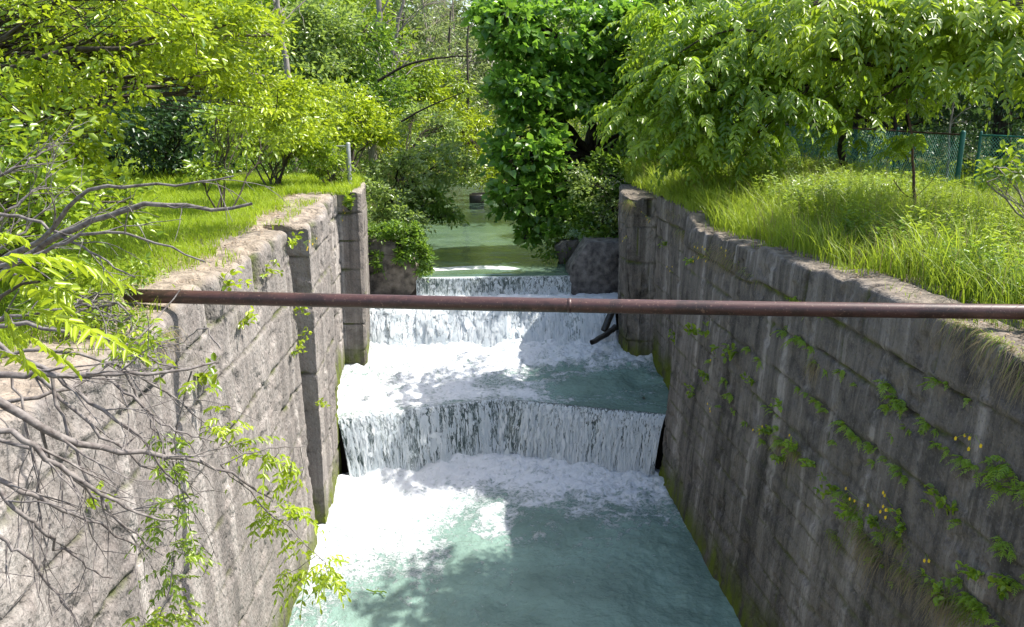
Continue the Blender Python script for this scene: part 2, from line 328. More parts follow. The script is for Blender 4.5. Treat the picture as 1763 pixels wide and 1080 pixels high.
# ------------------------------------------------------------ lock walls
def resample(poly, step):
    P = []; seg = []
    for k in range(len(poly)-1):
        a, b = np.array(poly[k], float), np.array(poly[k+1], float); L = np.linalg.norm(b-a); n = max(2, int(round(L/step)))
        t = np.linspace(0, 1, n, endpoint=False)[:, None]; P.append(a+(b-a)*t); seg += [k]*n
    P.append(np.array([poly[-1]], float)); seg.append(len(poly)-2)
    return np.concatenate(P), np.array(seg)
def wall(name, poly, side, mat, parent, joints, batter, topz, rough, flute, coping, toplen=.9, zb=-7.3, step=.036, seed=0, rnd=.10, gap=.12, water=-6.3, brk=0., vprob=.4, jst=None):
    """side +1: the face looks towards +X (left wall)"""
    p, seg = resample(poly, step); d = np.gradient(p, axis=0); d = d/np.linalg.norm(d, axis=1)[:, None]
    nrm = np.stack([d[:, 1], -d[:, 0]], 1)*side; s = np.r_[0, np.cumsum(np.linalg.norm(np.diff(p, axis=0), axis=1))]
    isface = np.abs(nrm[:, 0]) > .5
    zz = np.arange(zb, -rnd, step); na = 5; nt = 14
    ang = np.linspace(0, np.pi/2, na+1)[1:]
    prof_in = np.concatenate([0*zz, rnd*(1-np.cos(ang)), rnd+np.linspace(0, toplen, nt+1)[1:]])
    prof_z = np.concatenate([zz, -rnd+rnd*np.sin(ang), np.zeros(nt)])
    istop = np.concatenate([0*zz, np.linspace(.2, 1, na), np.ones(nt)])
    S, Zp = np.meshgrid(s, prof_z); X0 = np.broadcast_to(p[:, 0], S.shape); Y0 = np.broadcast_to(p[:, 1], S.shape)
    IN = np.broadcast_to(prof_in[:, None], S.shape); T = np.broadcast_to(istop[:, None], S.shape)
    tz = topz(p[:, 1])[None]; fz = np.clip((Zp-zb)/(0-zb), 0, 1)
    disp = (fbm(S*1.3, Zp*1.3, 4, seed)-.5)*rough*1.2+(fbm(S*7, Zp*7, 4, seed+4)-.5)*rough*1.1
    fl = flute(Y0); disp += (fbm(S*13+5, Zp*11, 3, seed+44)-.5)*rough*.55
    disp = disp+(fbm(S*3.4, Zp*.22, 3, seed+9)-.5)*fl*2.2+(np.abs(vn(S*9, Zp*.35, seed+12)-.5)*2)**2*-fl*.6
    sp = fbm(S*2.1, Zp*2.6, 4, seed+20); disp -= sst(.60, .66, sp)*.045*brk*(1-T)
    if side < 0 and seed == 11: disp += (.035*sst(-.70, -.64, Zp)+.02*sst(-1.9, -1.84, Zp)+.02*sst(-3.15, -3.08, Zp))
    joint = np.zeros_like(S); prevz = 0
    for ji, jz in enumerate(joints):
        wv = (fbm(S*.9, S*0+ji*3.3, 4, seed+ji)-.5)*.10; wd = .013+.03*sst(.5, .8, fbm(S*1.6, S*0+ji*7, 3, seed+3+ji))
        jj = np.exp(-((Zp-jz-wv)/wd)**2)*(1-T); st = (.6+.4*sst(.35, .6, fbm(S*.7, S*0+ji, 3, seed+7)))*(jst[ji] if jst else .8); joint = np.maximum(joint, jj*st); disp -= jj*.065*st
        pr = np.random.default_rng(seed*10+ji); y = pr.uniform(0, 1.5)
        while y < s[-1]:
            if pr.random() > vprob: y += pr.uniform(1.4, 3.2); continue
            m = (Zp < prevz) & (Zp > jz); vj = np.exp(-((S-y-(fbm(Zp*1.5, Zp*0, 3, seed)-.5)*.12)/.014)**2)*m*(1-T); joint = np.maximum(joint, vj*.8); disp -= vj*.03
            disp += m*(S > y)*pr.normal(0, .006)*(1-T)
            y += pr.uniform(1.4, 3.2)
        prevz = jz
    # coping stones: uneven, rounded and with gaps between them
    cg = np.zeros_like(S); offz = 0*S
    pr = np.random.default_rng(seed+77); y = .4; inc = (Zp > coping)
    while y < s[-1]:
        ln = pr.uniform(.9, 1.7); wg = pr.choice([.02, .03, .03, gap]); c = np.exp(-(np.abs(S-y)/wg)**3)
        cg = np.maximum(cg, c); blk = (S > y) & (S <= y+ln); offz += blk*pr.normal(0, .022); disp += blk*inc*pr.normal(0, .025)*(1-T); y += ln
    cgi = cg*inc*sst(.45, .2, IN); disp -= cgi*.13; joint = np.maximum(joint, cgi*.9)
    face = np.broadcast_to(isface[None], S.shape)
    bz = batter(Y0)*(-Zp)
    Zb = Zp+tz*fz**6+(offz+(fbm(S*3, IN*4+Zp, 3, seed+31)-.5)*.06)*T-cg*T*sst(.35, .1, IN)*.12
    er = sst(.5, .75, fbm(S*1.9, S*0, 4, seed+40))*T*sst(.5, .1, IN); Zb -= er*.07*(1+brk)
    o_ = disp+bz
    X = X0+nrm[None, :, 0]*o_-side*IN+0*S; Y = Y0+nrm[None, :, 1]*o_
    moss = sst(water+1.3, water+.15, Zp+(fbm(S*2, S*0, 3, 8)-.5)*.9)
    if callable(water_line): 
        wl = water_line(Y0); moss = sst(wl+.95, wl+.05, Zp+(fbm(S*2, S*0, 3, 8)-.5)*.7)
    V = np.stack([X, Y, Zb], -1); F = gridfaces(*S.shape)
    if side > 0: F = F[:, ::-1]
    g = Geo(); g.add(V, F)
    top = T*sst(.1, .5, T+fbm(S*4, IN*5, 3, 2)-.5)
    return g.build(name, mat, parent, smooth=True, pattr={'joint': np.clip(joint, 0, 1), 'moss': moss*(1-T), 'top': top})
def water_line(y): return np.where(y > 17.9, -4.75, -6.3)
lw = empty('lock_wall', (-3.3, 12, 0), 'sunlit pitted concrete lock wall with rounded coping blocks beside the bright lawn', 'lock wall')
near = lambda y: (y < 15.02)
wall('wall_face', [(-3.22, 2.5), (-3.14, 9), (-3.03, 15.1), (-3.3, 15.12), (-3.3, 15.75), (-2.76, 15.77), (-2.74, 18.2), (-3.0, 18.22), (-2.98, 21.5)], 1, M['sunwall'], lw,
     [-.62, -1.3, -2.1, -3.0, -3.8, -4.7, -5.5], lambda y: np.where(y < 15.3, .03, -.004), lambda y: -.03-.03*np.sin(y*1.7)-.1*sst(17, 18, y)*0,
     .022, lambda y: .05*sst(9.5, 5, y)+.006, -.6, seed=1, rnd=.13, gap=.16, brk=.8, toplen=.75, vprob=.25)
wall('gate_pier', [(-3.1, 21.35), (-2.46, 21.3), (-2.36, 21.42), (-2.42, 23.2), (-2.62, 24.8), (-4.4, 25.0)], 1, M['pierwall'], lw,
     [-.5, -1.25, -2.0, -2.75, -3.5, -4.2], lambda y: 0*y-.012, lambda y: 0*y-.04, .02, lambda y: 0*y+.006, -.45, seed=5, rnd=.06, gap=.03, water=-4.7, toplen=1.6)
rw = empty('lock_wall', (5.4, 12, 0), 'shaded dark stained concrete lock wall with ferns and weeds in its joints', 'lock wall')
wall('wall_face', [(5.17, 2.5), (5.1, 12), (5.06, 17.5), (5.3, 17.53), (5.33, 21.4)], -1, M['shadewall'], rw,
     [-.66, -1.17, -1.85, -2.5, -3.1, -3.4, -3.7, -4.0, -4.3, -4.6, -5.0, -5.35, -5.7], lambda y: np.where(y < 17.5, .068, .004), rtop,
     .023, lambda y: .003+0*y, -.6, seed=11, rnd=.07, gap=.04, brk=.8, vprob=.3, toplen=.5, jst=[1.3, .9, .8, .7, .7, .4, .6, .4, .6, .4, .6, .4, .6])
wall('gate_pier', [(5.5, 21.32), (4.92, 21.3), (4.55, 21.5), (4.5, 22.4), (4.95, 24.8), (6.6, 25.0)], -1, M['shadewall'], rw,
     [-.9, -1.9, -3.0, -4.1], lambda y: 0*y-.02, lambda y: 0*y-.2, .05, lambda y: 0*y+.015, -.6, seed=15, rnd=.1, gap=.06, water=-4.7, toplen=1.2, brk=1)

# weirs behind the falling water
CREST = [np.array([-2.84, 18.2]), np.array([1.02, 19.2]), np.array([4.86, 17.85])]
def prism(g, poly, z0, z1):
    n = len(poly); v = [(*p, z) for z in (z0, z1) for p in poly]
    f = [(k, (k+1) % n, n+(k+1) % n, n+k) for k in range(n)]; g.add(v, f)
    for z in (0, n):
        for q in ((0, 1, 4, 5), (1, 2, 3, 4)): g.add([v[z+k] for k in q], [(0, 1, 2, 3)])
g = Geo(); prism(g, [(-3.4, 18.18), (1.02, 19.32), (5.6, 17.78), (5.6, 19.2), (1.02, 20.0), (-3.4, 19.2)], -7.3, -4.93)
o = g.build('weir', M['wetwood']); props(o, 'dark wet sill under the nearer V-shaped waterfall', 'weir')
g = Geo(); box(g, -3.2, 5.6, 23.35, 24.42, -6, -3.52); box(g, -3.2, 5.6, 24.4, 25.15, -6, -2.98)
o = g.build('weir', M['wetwood']); props(o, 'dark stepped sill under the far waterfalls between the piers', 'weir')
# blocks either side of the upper fall
def rock(name, pts, y0, y1, mat, label, seed, cat='block'):
    n = len(pts); pts = np.array(pts); c = pts.mean(0); g = Geo(); rings = []
    for t, sc in ((0, .985), (.03, 1), (.5, 1.0), (.95, .99), (1, .96)):
        P = []
        for k in range(n):
            for u in np.linspace(0, 1, 7, endpoint=False):
                q = pts[k]*(1-u)+pts[(k+1) % n]*u; q = c+(q-c)*sc; P.append(q)
        P = np.array(P); P += (fbm(P*4, P[:, ::-1]*4+t*3, 3, seed)-.5)*.08
        rings.append(np.stack([P[:, 0], np.full(len(P), y0+(y1-y0)*t), P[:, 1]], 1))
    m = len(rings[0]); allv = [np.repeat([[c[0], y0+.01, c[1]]], m, 0)]+rings+[np.repeat([[c[0], y1, c[1]]], m, 0)]
    V = np.stack(allv); idx = np.arange(V.shape[0]-1)[:, None]*m+np.arange(m)[None]; j = np.arange(V.shape[0]-1)[:, None]*m+(np.arange(m)[None]+1) % m
    g.add(V, np.stack([idx, idx+m, j+m, j], -1).reshape(-1, 4)); nv = V.shape[0]*m
    o = g.build(name, mat, pattr={'joint': np.zeros(nv), 'moss': sst(-2.9, -3.4, V[..., 2]).ravel(), 'top': np.zeros(nv)}); props(o, label, cat); return o
rock('concrete_block', [(3.42, -2.95), (3.5, -2.6), (3.98, -1.86), (5.2, -1.9), (5.2, -3.6), (3.48, -3.5)], 24.35, 25.4, M['blockstone'], 'dark concrete block with a slanted edge beside the right pier', 3)
rock('concrete_block', [(-2.75, -1.75), (-2.1, -1.7), (-1.6, -1.9), (-1.28, -2.3), (-1.13, -2.75), (-1.2, -3.2), (-1.45, -3.45), (-2.75, -3.6)], 24.35, 25.4, M['brownstone'], 'brownish rounded concrete block draped in creeper beside the left pier', 6)
rock('boulder', [(3.2, -2.35), (3.45, -2.15), (4.0, -2.1), (4.2, -2.7), (3.4, -2.9)], 26.2, 26.9, M['shadewall'], 'small grey boulder at the water behind the slanted block', 9, 'rock')

# ------------------------------------------------------------ water
def water_grid(x0, x1, y0, y1, st):
    xs = np.arange(x0, x1+st, st); ys = np.arange(y0, y1+st, st); return np.meshgrid(xs, ys)
X, Y = water_grid(-3.5, 5.5, 6, 19.2, .03)
cy = np.interp(X, [c[0] for c in CREST], [c[1] for c in CREST])-.45       # foot of the fall
dist = cy-Y; wx = X+1.2*(fbm(X*.8, Y*.8, 4, 2)-.5); wy = dist+1.6*(fbm(X*.7+9, Y*.7, 4, 4)-.5)
reach = np.interp(wx, [-3.2, -1.5, .2, 1.5, 3, 5.2], [5.8, 5.4, 4.1, 3.1, 2.6, 2.2])
foam = sst(1.3, .0, wy/reach); foam = foam*.76+.16*sst(2.4, .8, wy/reach)
ridge = 1-np.abs(fbm(X*1.8+fbm(X*3, Y*3, 2, 9)*1.2, Y*1.8, 4, 12)-.5)*2; foam += .28*sst(.86, .98, ridge)*sst(6.5, 1, wy)
foam -= .30*sst(.56, .40, fbm(X*1.5+4, Y*1.5, 4, 66))*sst(.5, 1.4, dist)*sst(-1.2, 1.2, X+.6*(dist-2)); foam = np.clip(foam, 0, 1.1)
Z = -6.3+(fbm(X*1.1, Y*1.1, 4, 20)-.5)*.16*(1+sst(4, 0, dist))+(fbm(X*5, Y*5, 4, 22)-.5)*(.05+.12*sst(3, 0, dist))+.16*np.exp(-(dist/.45)**2)*fbm(X*2, Y*2, 2, 3)*2
g = Geo(); g.add(np.stack([X, Y, Z], -1), gridfaces(*X.shape)); o = g.build('water', M['lowwater'], smooth=True, pattr={'foam': foam}); props(o, kind='structure')
# middle pool
X, Y = water_grid(-3.5, 5.6, 17.6, 23.3, .03); cy = np.interp(X, [c[0] for c in CREST], [c[1] for c in CREST])
dm = 22.45-Y+.8*(fbm(X*.9, Y*.9, 4, 31)-.5); tr = X+1.6*(fbm(X*.7, Y*.9+5, 4, 35)-.5)
foam = .84-sst(1.4, 3.1, tr)*sst(.8, 2.5, dm)*.7-.8*sst(.52, .4, fbm(X*1.3+3, Y*2.1, 4, 78))*sst(.6, 1.4, dm)*(.12+.33*sst(-1.2, 1.2, X))-.25*(fbm(X*1.1, Y*1.6, 4, 77) > .0)*(fbm(X*1.1, Y*1.6, 4, 77)-.35)-sst(2.6, 1., abs(X+3.6))*sst(.9, 1.6, dm)*sst(2.2, 1.2, dm)*.4-.3*sst(.35, .1, Y-cy)
foam += .22*sst(.88, .98, 1-np.abs(fbm(X*2, Y*2.4, 4, 41)-.5)*2)
q = sst(0, 1.3, Y-cy)
Z = -4.855+.40*sst(19.4, 22.3, Y)*q+(fbm(X*1.3, Y*1.3, 3, 50)-.5)*.22*q+(fbm(X*6, Y*6, 4, 52)-.5)*(.02+.14*sst(19.5, 22, Y))*q+.2*sst(22, 22.6, Y)*fbm(X*3, Y*3, 3, 5)
keep = (Y > cy-.04)
F = gridfaces(*X.shape); k = keep.ravel()[F].all(1)
g = Geo(); g.add(np.stack([X, Y, Z], -1), F[k]); o = g.build('water', M['lowwater'], smooth=True, pattr={'foam': np.clip(foam, 0, 1.1)}); props(o, kind='structure')
X, Y = water_grid(-2.7, 5.2, 23.3, 24.5, .04); Z = -3.43+(fbm(X*5, Y*5, 4, 61)-.5)*.16
g = Geo(); g.add(np.stack([X, Y, Z], -1), gridfaces(*X.shape)); o = g.build('water', M['lowwater'], smooth=True, pattr={'foam': 1+0*X}); props(o, kind='structure')
# upper channel
xs = np.arange(-6, 9, .12); ys = np.concatenate([np.arange(24.44, 30, .08), np.arange(30, 62, .3)]); X, Y = np.meshgrid(xs, ys)
fo = np.exp(-((Y-25.75-.12*np.sin(X*2.2))/.33)**2)*sst(-1.1, -.5, X+.3*fbm(X*2, Y*2, 2, 5))*sst(2.3, 1.5, X+.5*(fbm(X*2, Y*2, 3, 6)-.5))*1.1
Z = -2.88+(fbm(X*.8, Y*1.4, 3, 70)-.5)*.035-.06*sst(24.75, 24.44, Y)
g = Geo(); g.add(np.stack([X, Y, Z], -1), gridfaces(*X.shape)); o = g.build('water', M['calm'], smooth=True, pattr={'foam': fo}); props(o, kind='structure')

def fall(label, crest, z0, drop, throw, nstr, white, wid=.012, seed=0, taper=.22, lump=0., glass=0.):
    r = np.random.default_rng(seed); crest = np.array(crest, float)
    cs = np.r_[0, np.cumsum(np.linalg.norm(np.diff(crest, axis=0), axis=1))]; L = cs[-1]
    def surf(s, t, off=0.):
        e = (s/L-.5)*2; c = np.stack([np.interp(s, cs, crest[:, k]) for k in (0, 1)], -1)
        c2 = np.stack([np.interp(np.clip(s+.05, 0, L), cs, crest[:, k])-np.interp(np.clip(s-.05, 0, L), cs, crest[:, k]) for k in (0, 1)], -1)
        c2 = c2/np.linalg.norm(c2, axis=-1, keepdims=True); nr = np.stack([c2[..., 1], -c2[..., 0]], -1)
        h = throw*t+off; x = c[..., 0]+nr[..., 0]*h-np.sign(e)*taper*np.abs(e)**5*t; y = c[..., 1]+nr[..., 1]*h
        return np.stack([x, y, z0-drop*t**1.75+off*.25], -1)
    root = empty('waterfall', (crest[:, 0].mean(), crest[:, 1].mean(), z0), label, 'waterfall')
    ns = int(L/.035); nt = int(drop/.04); S, Tm = np.meshgrid(np.linspace(0, L, ns), np.linspace(-.06, 1.08, nt)); Tc = np.maximum(Tm, 0)
    off = (fbm(S*9, Tm*1.6, 4, seed)-.5)*.07+(fbm(S*1.6, Tm*1.8, 3, seed+3)-.5)*.22*lump*sst(0, .3, Tm)
    V = surf(S, Tc, off*sst(-.05, .2, Tm)); V[..., 1] += np.where(Tm < 0, -Tm*2, 0)
    g = Geo(); g.add(V, gridfaces(*S.shape)[:, ::-1])
    wh = white+.7*sst(.16, .03, Tc)*sst(.62, .45, S/L)+.8*(fbm(S*.8, Tm, 3, seed+8)-.5)+.5*sst(.8, 1.0, Tm)
    g.build('water_sheet', M['curtain'], root, smooth=True, pattr={'white': wh})
    n = nstr; s = r.uniform(.0, L, n); t0 = r.beta(1.15, 1.0, n)*.95-.03; dt = r.uniform(.04, .16, n)*(1+t0*.5); q = []
    W = wid*np.exp(r.normal(-.3, .75, n)); t0 = t0+glass*sst(.5, .7, s/L)*(1-t0); ph = r.uniform(0, 6.28, n); o0 = r.uniform(.01, .09, n)*(.35+t0); K = 6
    dens = fbm(s*1.7, s*0+seed, 3, seed+5); dens = .5*dens+.5*fbm(s*7, t0*2.2, 3, seed+6); sel = r.random(n) < (.10+1.6*sst(.43, .6, dens)); 
    for k in range(K+1):
        t = np.clip(t0+dt*k/K, 0.005, 1.05); ss = s+.009*np.sin(ph+k*1.5)*(.3+t)+.004*np.sin(ph*3+k*2.3)
        bulge = (fbm(s*1.6, t*1.8, 3, seed+3)-.5)*.22*lump
        ww = W*math.sin(math.pi*(k+.35)/(K+.7))**.7
        q += [surf(np.clip(ss-ww, 0, L), t, o0+bulge), surf(np.clip(ss+ww, 0, L), t, o0+bulge+.004)]
    V = np.stack(q, 1)[sel]; n = len(V); f = np.array([(2*k, 2*k+1, 2*k+3, 2*k+2) for k in range(K)]); m = 2*K+2
    g = Geo(); g.add(V, (np.arange(n)[:, None, None]*m+f[None]).reshape(-1, 4), np.repeat(r.random(n), K))
    # spray thrown up at the foot
    ns = int(900*L); s = r.uniform(.1, L-.1, ns); P = surf(s, np.full(ns, 1.0), 0.)+np.stack([r.normal(0, .06, ns), -np.abs(r.normal(0, .16, ns)), np.abs(r.normal(0, .13, ns))-.02], 1)
    leaves(g, P, r.normal(0, 1, (ns, 3)), r.normal(0, 1, (ns, 3)), r.uniform(.005, .024, ns), r.uniform(.005, .016, ns), RHOMB, r.uniform(.6, 1, ns))
    g.build('water_strands', M['strand'], root)
    return root
fall('nearer V-shaped waterfall spilling in thin white strands into the foaming lower pool', CREST, -4.86, 1.46, .44, 11500, .0, .0105, 3, glass=.09)
fall('wide white foaming waterfall between the two gate piers', [(-2.5, 23.35), (4.6, 23.3)], -3.42, 1.15, .85, 7000, .45, .02, 8, .05, 1.)
fall('narrow upper waterfall between the two concrete blocks below the calm channel', [(-1.2, 24.42), (3.5, 24.4)], -2.9, .6, .12, 2600, .0, .010, 13, .02)

# ------------------------------------------------------------ pipe
g = Geo(); a = np.array([-3.66, 9.25, .085]); b = np.array([8.0, 7.05, .22]); P = np.array([a+(b-a)*t for t in np.linspace(0, 1, 24)]); P[:, 2] += -.03*np.sin(np.linspace(0, np.pi, 24))
tube(g, P, .076, 20); pr = empty('steel_pipe', a, 'long rusty brown steel pipe laid across the lock from wall to wall', 'pipe'); g.build('pipe_tube', M['pipe'], pr, smooth=True)
g = Geo(); c = a+(b-a)*.415; d = unit((b-a)[None])[0]; c[2] -= .029
tube(g, [c-d*.02, c-d*.019, c+d*.019, c+d*.02], [.0755, .0785, .0785, .0755], 20); g.build('weld_seam', M['pipe'], pr, smooth=True)

# ------------------------------------------------------------ trees
def blob_points(blobs, n, r, shell=.5):
    vol = np.array([(b[1][0]*b[1][1]*b[1][2])**.7 for b in blobs]); k = r.choice(len(blobs), n, p=vol/vol.sum())
    d = unit(r.normal(0, 1, (n, 3))); rr = r.uniform(0, 1, n)**(1/3)*(1-shell)+shell*r.uniform(.8, 1.02, n)
    C = np.array([b[0] for b in blobs])[k]; Rr = np.array([b[1] for b in blobs])[k]
    return C+d*Rr*rr[:, None], d
def tree(name, label, cat, base, top, r0, blobs, ncl, npc, lsize, kind, lmat, bark, clr=.35, seed=0, group=None, stems=0, hubs=None, T=OVAL, wide=.5, droop=.0, flower=0, upn=.75, limbk=1., shell=.5, zmin=.25):
    r = np.random.default_rng(seed); ncl = int(ncl*1.15)
    if kind == 'leaf': lsize *= 1.38; npc = int(npc*.52); clr *= .88
    root = empty(name, base, label, cat, group)
    C, dirs = blob_points(blobs, ncl, r, shell); K = hubs or max(4, ncl//9)
    gt = Geo(); base = np.array(base, float); top = np.array(top, float)
    hub = C[r.choice(ncl, K, replace=False)]
    if not stems:
        tp = smoothpath([base-[0, 0, .15], base*.6+top*.4+r.normal(0, .1, 3)*np.array([1, 1, 0]), top], 12, .02*r0*10, r)
        tr = r0*(1-.62*np.linspace(0, 1, 12)); tr[0] *= 1.35; tube(gt, tp, tr, 9)
    for h in hub:
        if stems: st = base+np.array([*r.normal(0, .12, 2), -.1]); sr = r0*.55
        else:
            zt = np.clip((h[2]-base[2]-np.linalg.norm(h[:2]-base[:2])*.45)/(top[2]-base[2]), zmin, .97); i = zt*11
            st = np.array([np.interp(i, range(12), tp[:, c]) for c in range(3)]); sr = np.interp(i, range(12), tr)*.55
        mid = st*.5+h*.5+np.array([0, 0, .12*np.linalg.norm(h-st)]); pth = smoothpath([st, mid, h], 8, .03*np.linalg.norm(h-st)/2, r)
        tube(gt, pth, np.linspace(sr*limbk, max(.012, sr*.25*limbk), 8), 5)
        near_ = np.argsort(np.linalg.norm(C-h, axis=1))[:max(3, int(ncl/K*1.4))]
        for c in near_:
            q = pth[r.integers(3, 8)]; p2 = smoothpath([q, (q+C[c])/2+r.normal(0, .06, 3), C[c]], 5, .015, r)
            tube(gt, p2, np.linspace(max(.01, sr*.2), .004, 5), 3)
    if not stems or r0 > .01: gt.build('trunk', bark, root, smooth=True)
    g = Geo(); Z = np.array([0, 0, 1.])
    n = ncl*npc; cid = np.repeat(np.arange(ncl), npc); cvar = r.normal(0, .18, ncl)[cid]
    scl = r.uniform(.6, 1.3, ncl)[cid][:, None]
    off = r.normal(0, 1, (n, 3))*np.array([1, 1, .55])*clr*scl*.6; P = C[cid]+off-Z*(droop*np.linalg.norm(off[:, :2], axis=1)**2/clr)[:, None]
    var = np.clip(r.normal(.5, .25, n)+cvar, 0, 1)
    if kind == 'leaf':
        D = unit(off)+dirs[cid]*.5+r.normal(0, .5, (n, 3))-Z*.25; N = Z*upn+dirs[cid]*.4+r.normal(0, .75, (n, 3))
        L = lsize*r.uniform(.45, 1.45, n); leaves(g, P, D, N, L, L*wide*2*.62, T, var)
    else:
        D = unit(off*np.array([1, 1, .3]))+dirs[cid]*np.array([.7, .7, .1])+r.normal(0, .25, (n, 3))+Z*.25
        frond(g, P, D, lsize*r.uniform(.7, 1.25, n), r.uniform(.5, 1.0, n), 6 if kind == 'frond' else 4, lsize*.33, lsize*.085, r, var)
    if flower:
        m = flower; i = r.choice(n, m); leaves(g, P[i]+r.normal(0, .05, (m, 3))-Z*.05, r.normal(0, 1, (m, 3)), r.normal(0, 1, (m, 3)), r.uniform(.05, .1, m), .05, OVAL, None, 1)
    g.build('crown', [lmat, M['white_flower']], root)
    return root
B = lambda px, py, Y, rx, ry, rz: (at(px, py, Y), (rx, ry, rz))
def gz(p, z=0): q = np.array(p, float); q[2] = z; return q

# left bank
tree('arching_tree', 'bright yellow-green tree arching over the lawn at the top left', 'tree', (-8.6, 11.5, 0), (-7.6, 12, 3.6), .16,
     [B(60, 50, 10.5, 2.0, 1.5, 1.1), B(230, 0, 12, 1.6, 1.4, .85), B(250, 85, 12.5, 1.0, .9, .3), B(370, 72, 13.2, 1.2, 1.2, .55), B(450, 160, 14.2, .85, .9, .5), B(500, 215, 15, .4, .5, .35), B(40, 200, 10, 1.05, 1., .7), B(110, 300, 10.5, .6, .7, .4), B(430, 50, 14, .6, .7, .4), B(390, 125, 13.8, .8, .8, .3)],
     250, 150, .06, 'leaf', M['lime'], M['bark'], .27, 21, droop=.3)
tree('arching_tree', 'lower leafy boughs of a green tree at the left edge behind the dead branches', 'tree', (-7.2, 8.6, 0), (-6.4, 9.2, 1.9), .09,
     [B(20, 330, 8.6, .75, .8, .65), B(60, 420, 8.8, .6, .7, .45), B(150, 350, 9.6, .55, .6, .4), B(-60, 250, 8.6, 1., 1., .8)],
     70, 110, .07, 'leaf', M['fresh'], M['bark'], .26, 22, droop=.3)
tree('lawn_shrub', 'bright green thin-stemmed shrub standing on the lawn below the arching tree', 'shrub', gz(at(372, 300, 17.5)), None or (-5.2, 17.5, 1), .035,
     [B(385, 225, 17.3, .6, .6, .4), B(360, 290, 17., .35, .4, .25), B(450, 235, 18.6, .7, .7, .45)], 44, 60, .085, 'leaf', M['fresh'], M['bark'], .24, 23, stems=1)
tree('lawn_shrub', 'tall lime green shrub to the right of the dark hollow', 'shrub', gz(at(470, 290, 23)), (0, 0, 0), .05,
     [B(440, 205, 22.5, 1.1, 1, .8), B(520, 215, 23, 1.0, 1, .8), B(490, 245, 22.5, .9, .8, .4)], 90, 80, .09, 'leaf', M['lime'], M['bark'], .32, 24, stems=1)
for i, (px, py, Y, s_) in enumerate([(200, 190, 24, 1.), (290, 200, 25, 1.), (360, 215, 27, .9), (110, 230, 22, 1.)]):
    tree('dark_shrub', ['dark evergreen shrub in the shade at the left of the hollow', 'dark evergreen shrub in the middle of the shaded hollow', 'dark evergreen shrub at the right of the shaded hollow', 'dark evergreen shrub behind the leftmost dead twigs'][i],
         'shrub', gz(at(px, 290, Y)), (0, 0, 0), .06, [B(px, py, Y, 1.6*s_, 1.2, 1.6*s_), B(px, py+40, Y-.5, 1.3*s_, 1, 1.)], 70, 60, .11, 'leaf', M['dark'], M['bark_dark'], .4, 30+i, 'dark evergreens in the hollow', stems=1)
tree('bank_shrub', 'leafy bright green shrub in front of the chain-link panel on the left wall', 'shrub', gz(at(560, 310, 22.6), -.05), (0, 0, 0), .03,
     [B(560, 275, 22.6, .45, .4, .45), B(585, 295, 22.8, .3, .3, .3)], 34, 60, .075, 'leaf', M['fresh'], M['bark'], .2, 40, stems=1)
tree('bank_shrub', 'rounded yellow-green shrub behind the left gate pier', 'shrub', gz(at(590, 260, 27), -.05), (0, 0, 0), .06,
     [B(590, 195, 27.5, 1.1, 1, .95), B(560, 240, 27, .9, .9, .7), B(640, 215, 28, .8, .8, .7)], 90, 80, .1, 'leaf', M['lime'], M['bark'], .34, 41, stems=1)
tree('bank_tree', 'glossy grey-green tree leaning over the water from the left bank', 'tree', at(665, 330, 28.5)-[0, 0, .6], at(700, 260, 29), .09,
     [B(690, 300, 27.5, .95, .9, .75), B(755, 275, 29, 1.15, 1, .85), B(690, 370, 26.6, .8, .7, .7), B(800, 290, 30, .55, .6, .5), B(740, 215, 31, 1.2, 1, .7), B(650, 340, 26.5, .5, .6, .7)], 150, 75, .1, 'leaf', M['silver'], M['bark_dark'], .3, 42, droop=.3)
tree('bank_tree', 'dark green low bough dipping into the channel from the left bank', 'tree', at(660, 400, 28)-[0, 0, .3], at(715, 350, 28), .06,
     [B(735, 345, 28, .7, .6, .45), B(770, 370, 28.5, .42, .4, .24), B(690, 420, 26.3, .45, .5, .4)], 50, 70, .1, 'leaf', M['mid'], M['bark_dark'], .22, 43, droop=.4)
tree('creeper', 'dark green creeper hanging over the brownish concrete block', 'creeper', at(690, 405, 24.9), (0, 0, 0), .02,
     [B(705, 415, 24.4, .38, .3, .25), B(730, 445, 24.2, .2, .2, .5), B(655, 400, 24.5, .4, .3, .25), B(690, 395, 24.6, .6, .4, .25), B(650, 450, 24.2, .15, .1, .35), B(690, 440, 24.1, .3, .1, .25)], 90, 80, .075, 'leaf', M['mid'], M['bark_dark'], .14, 44, stems=1, droop=.5)
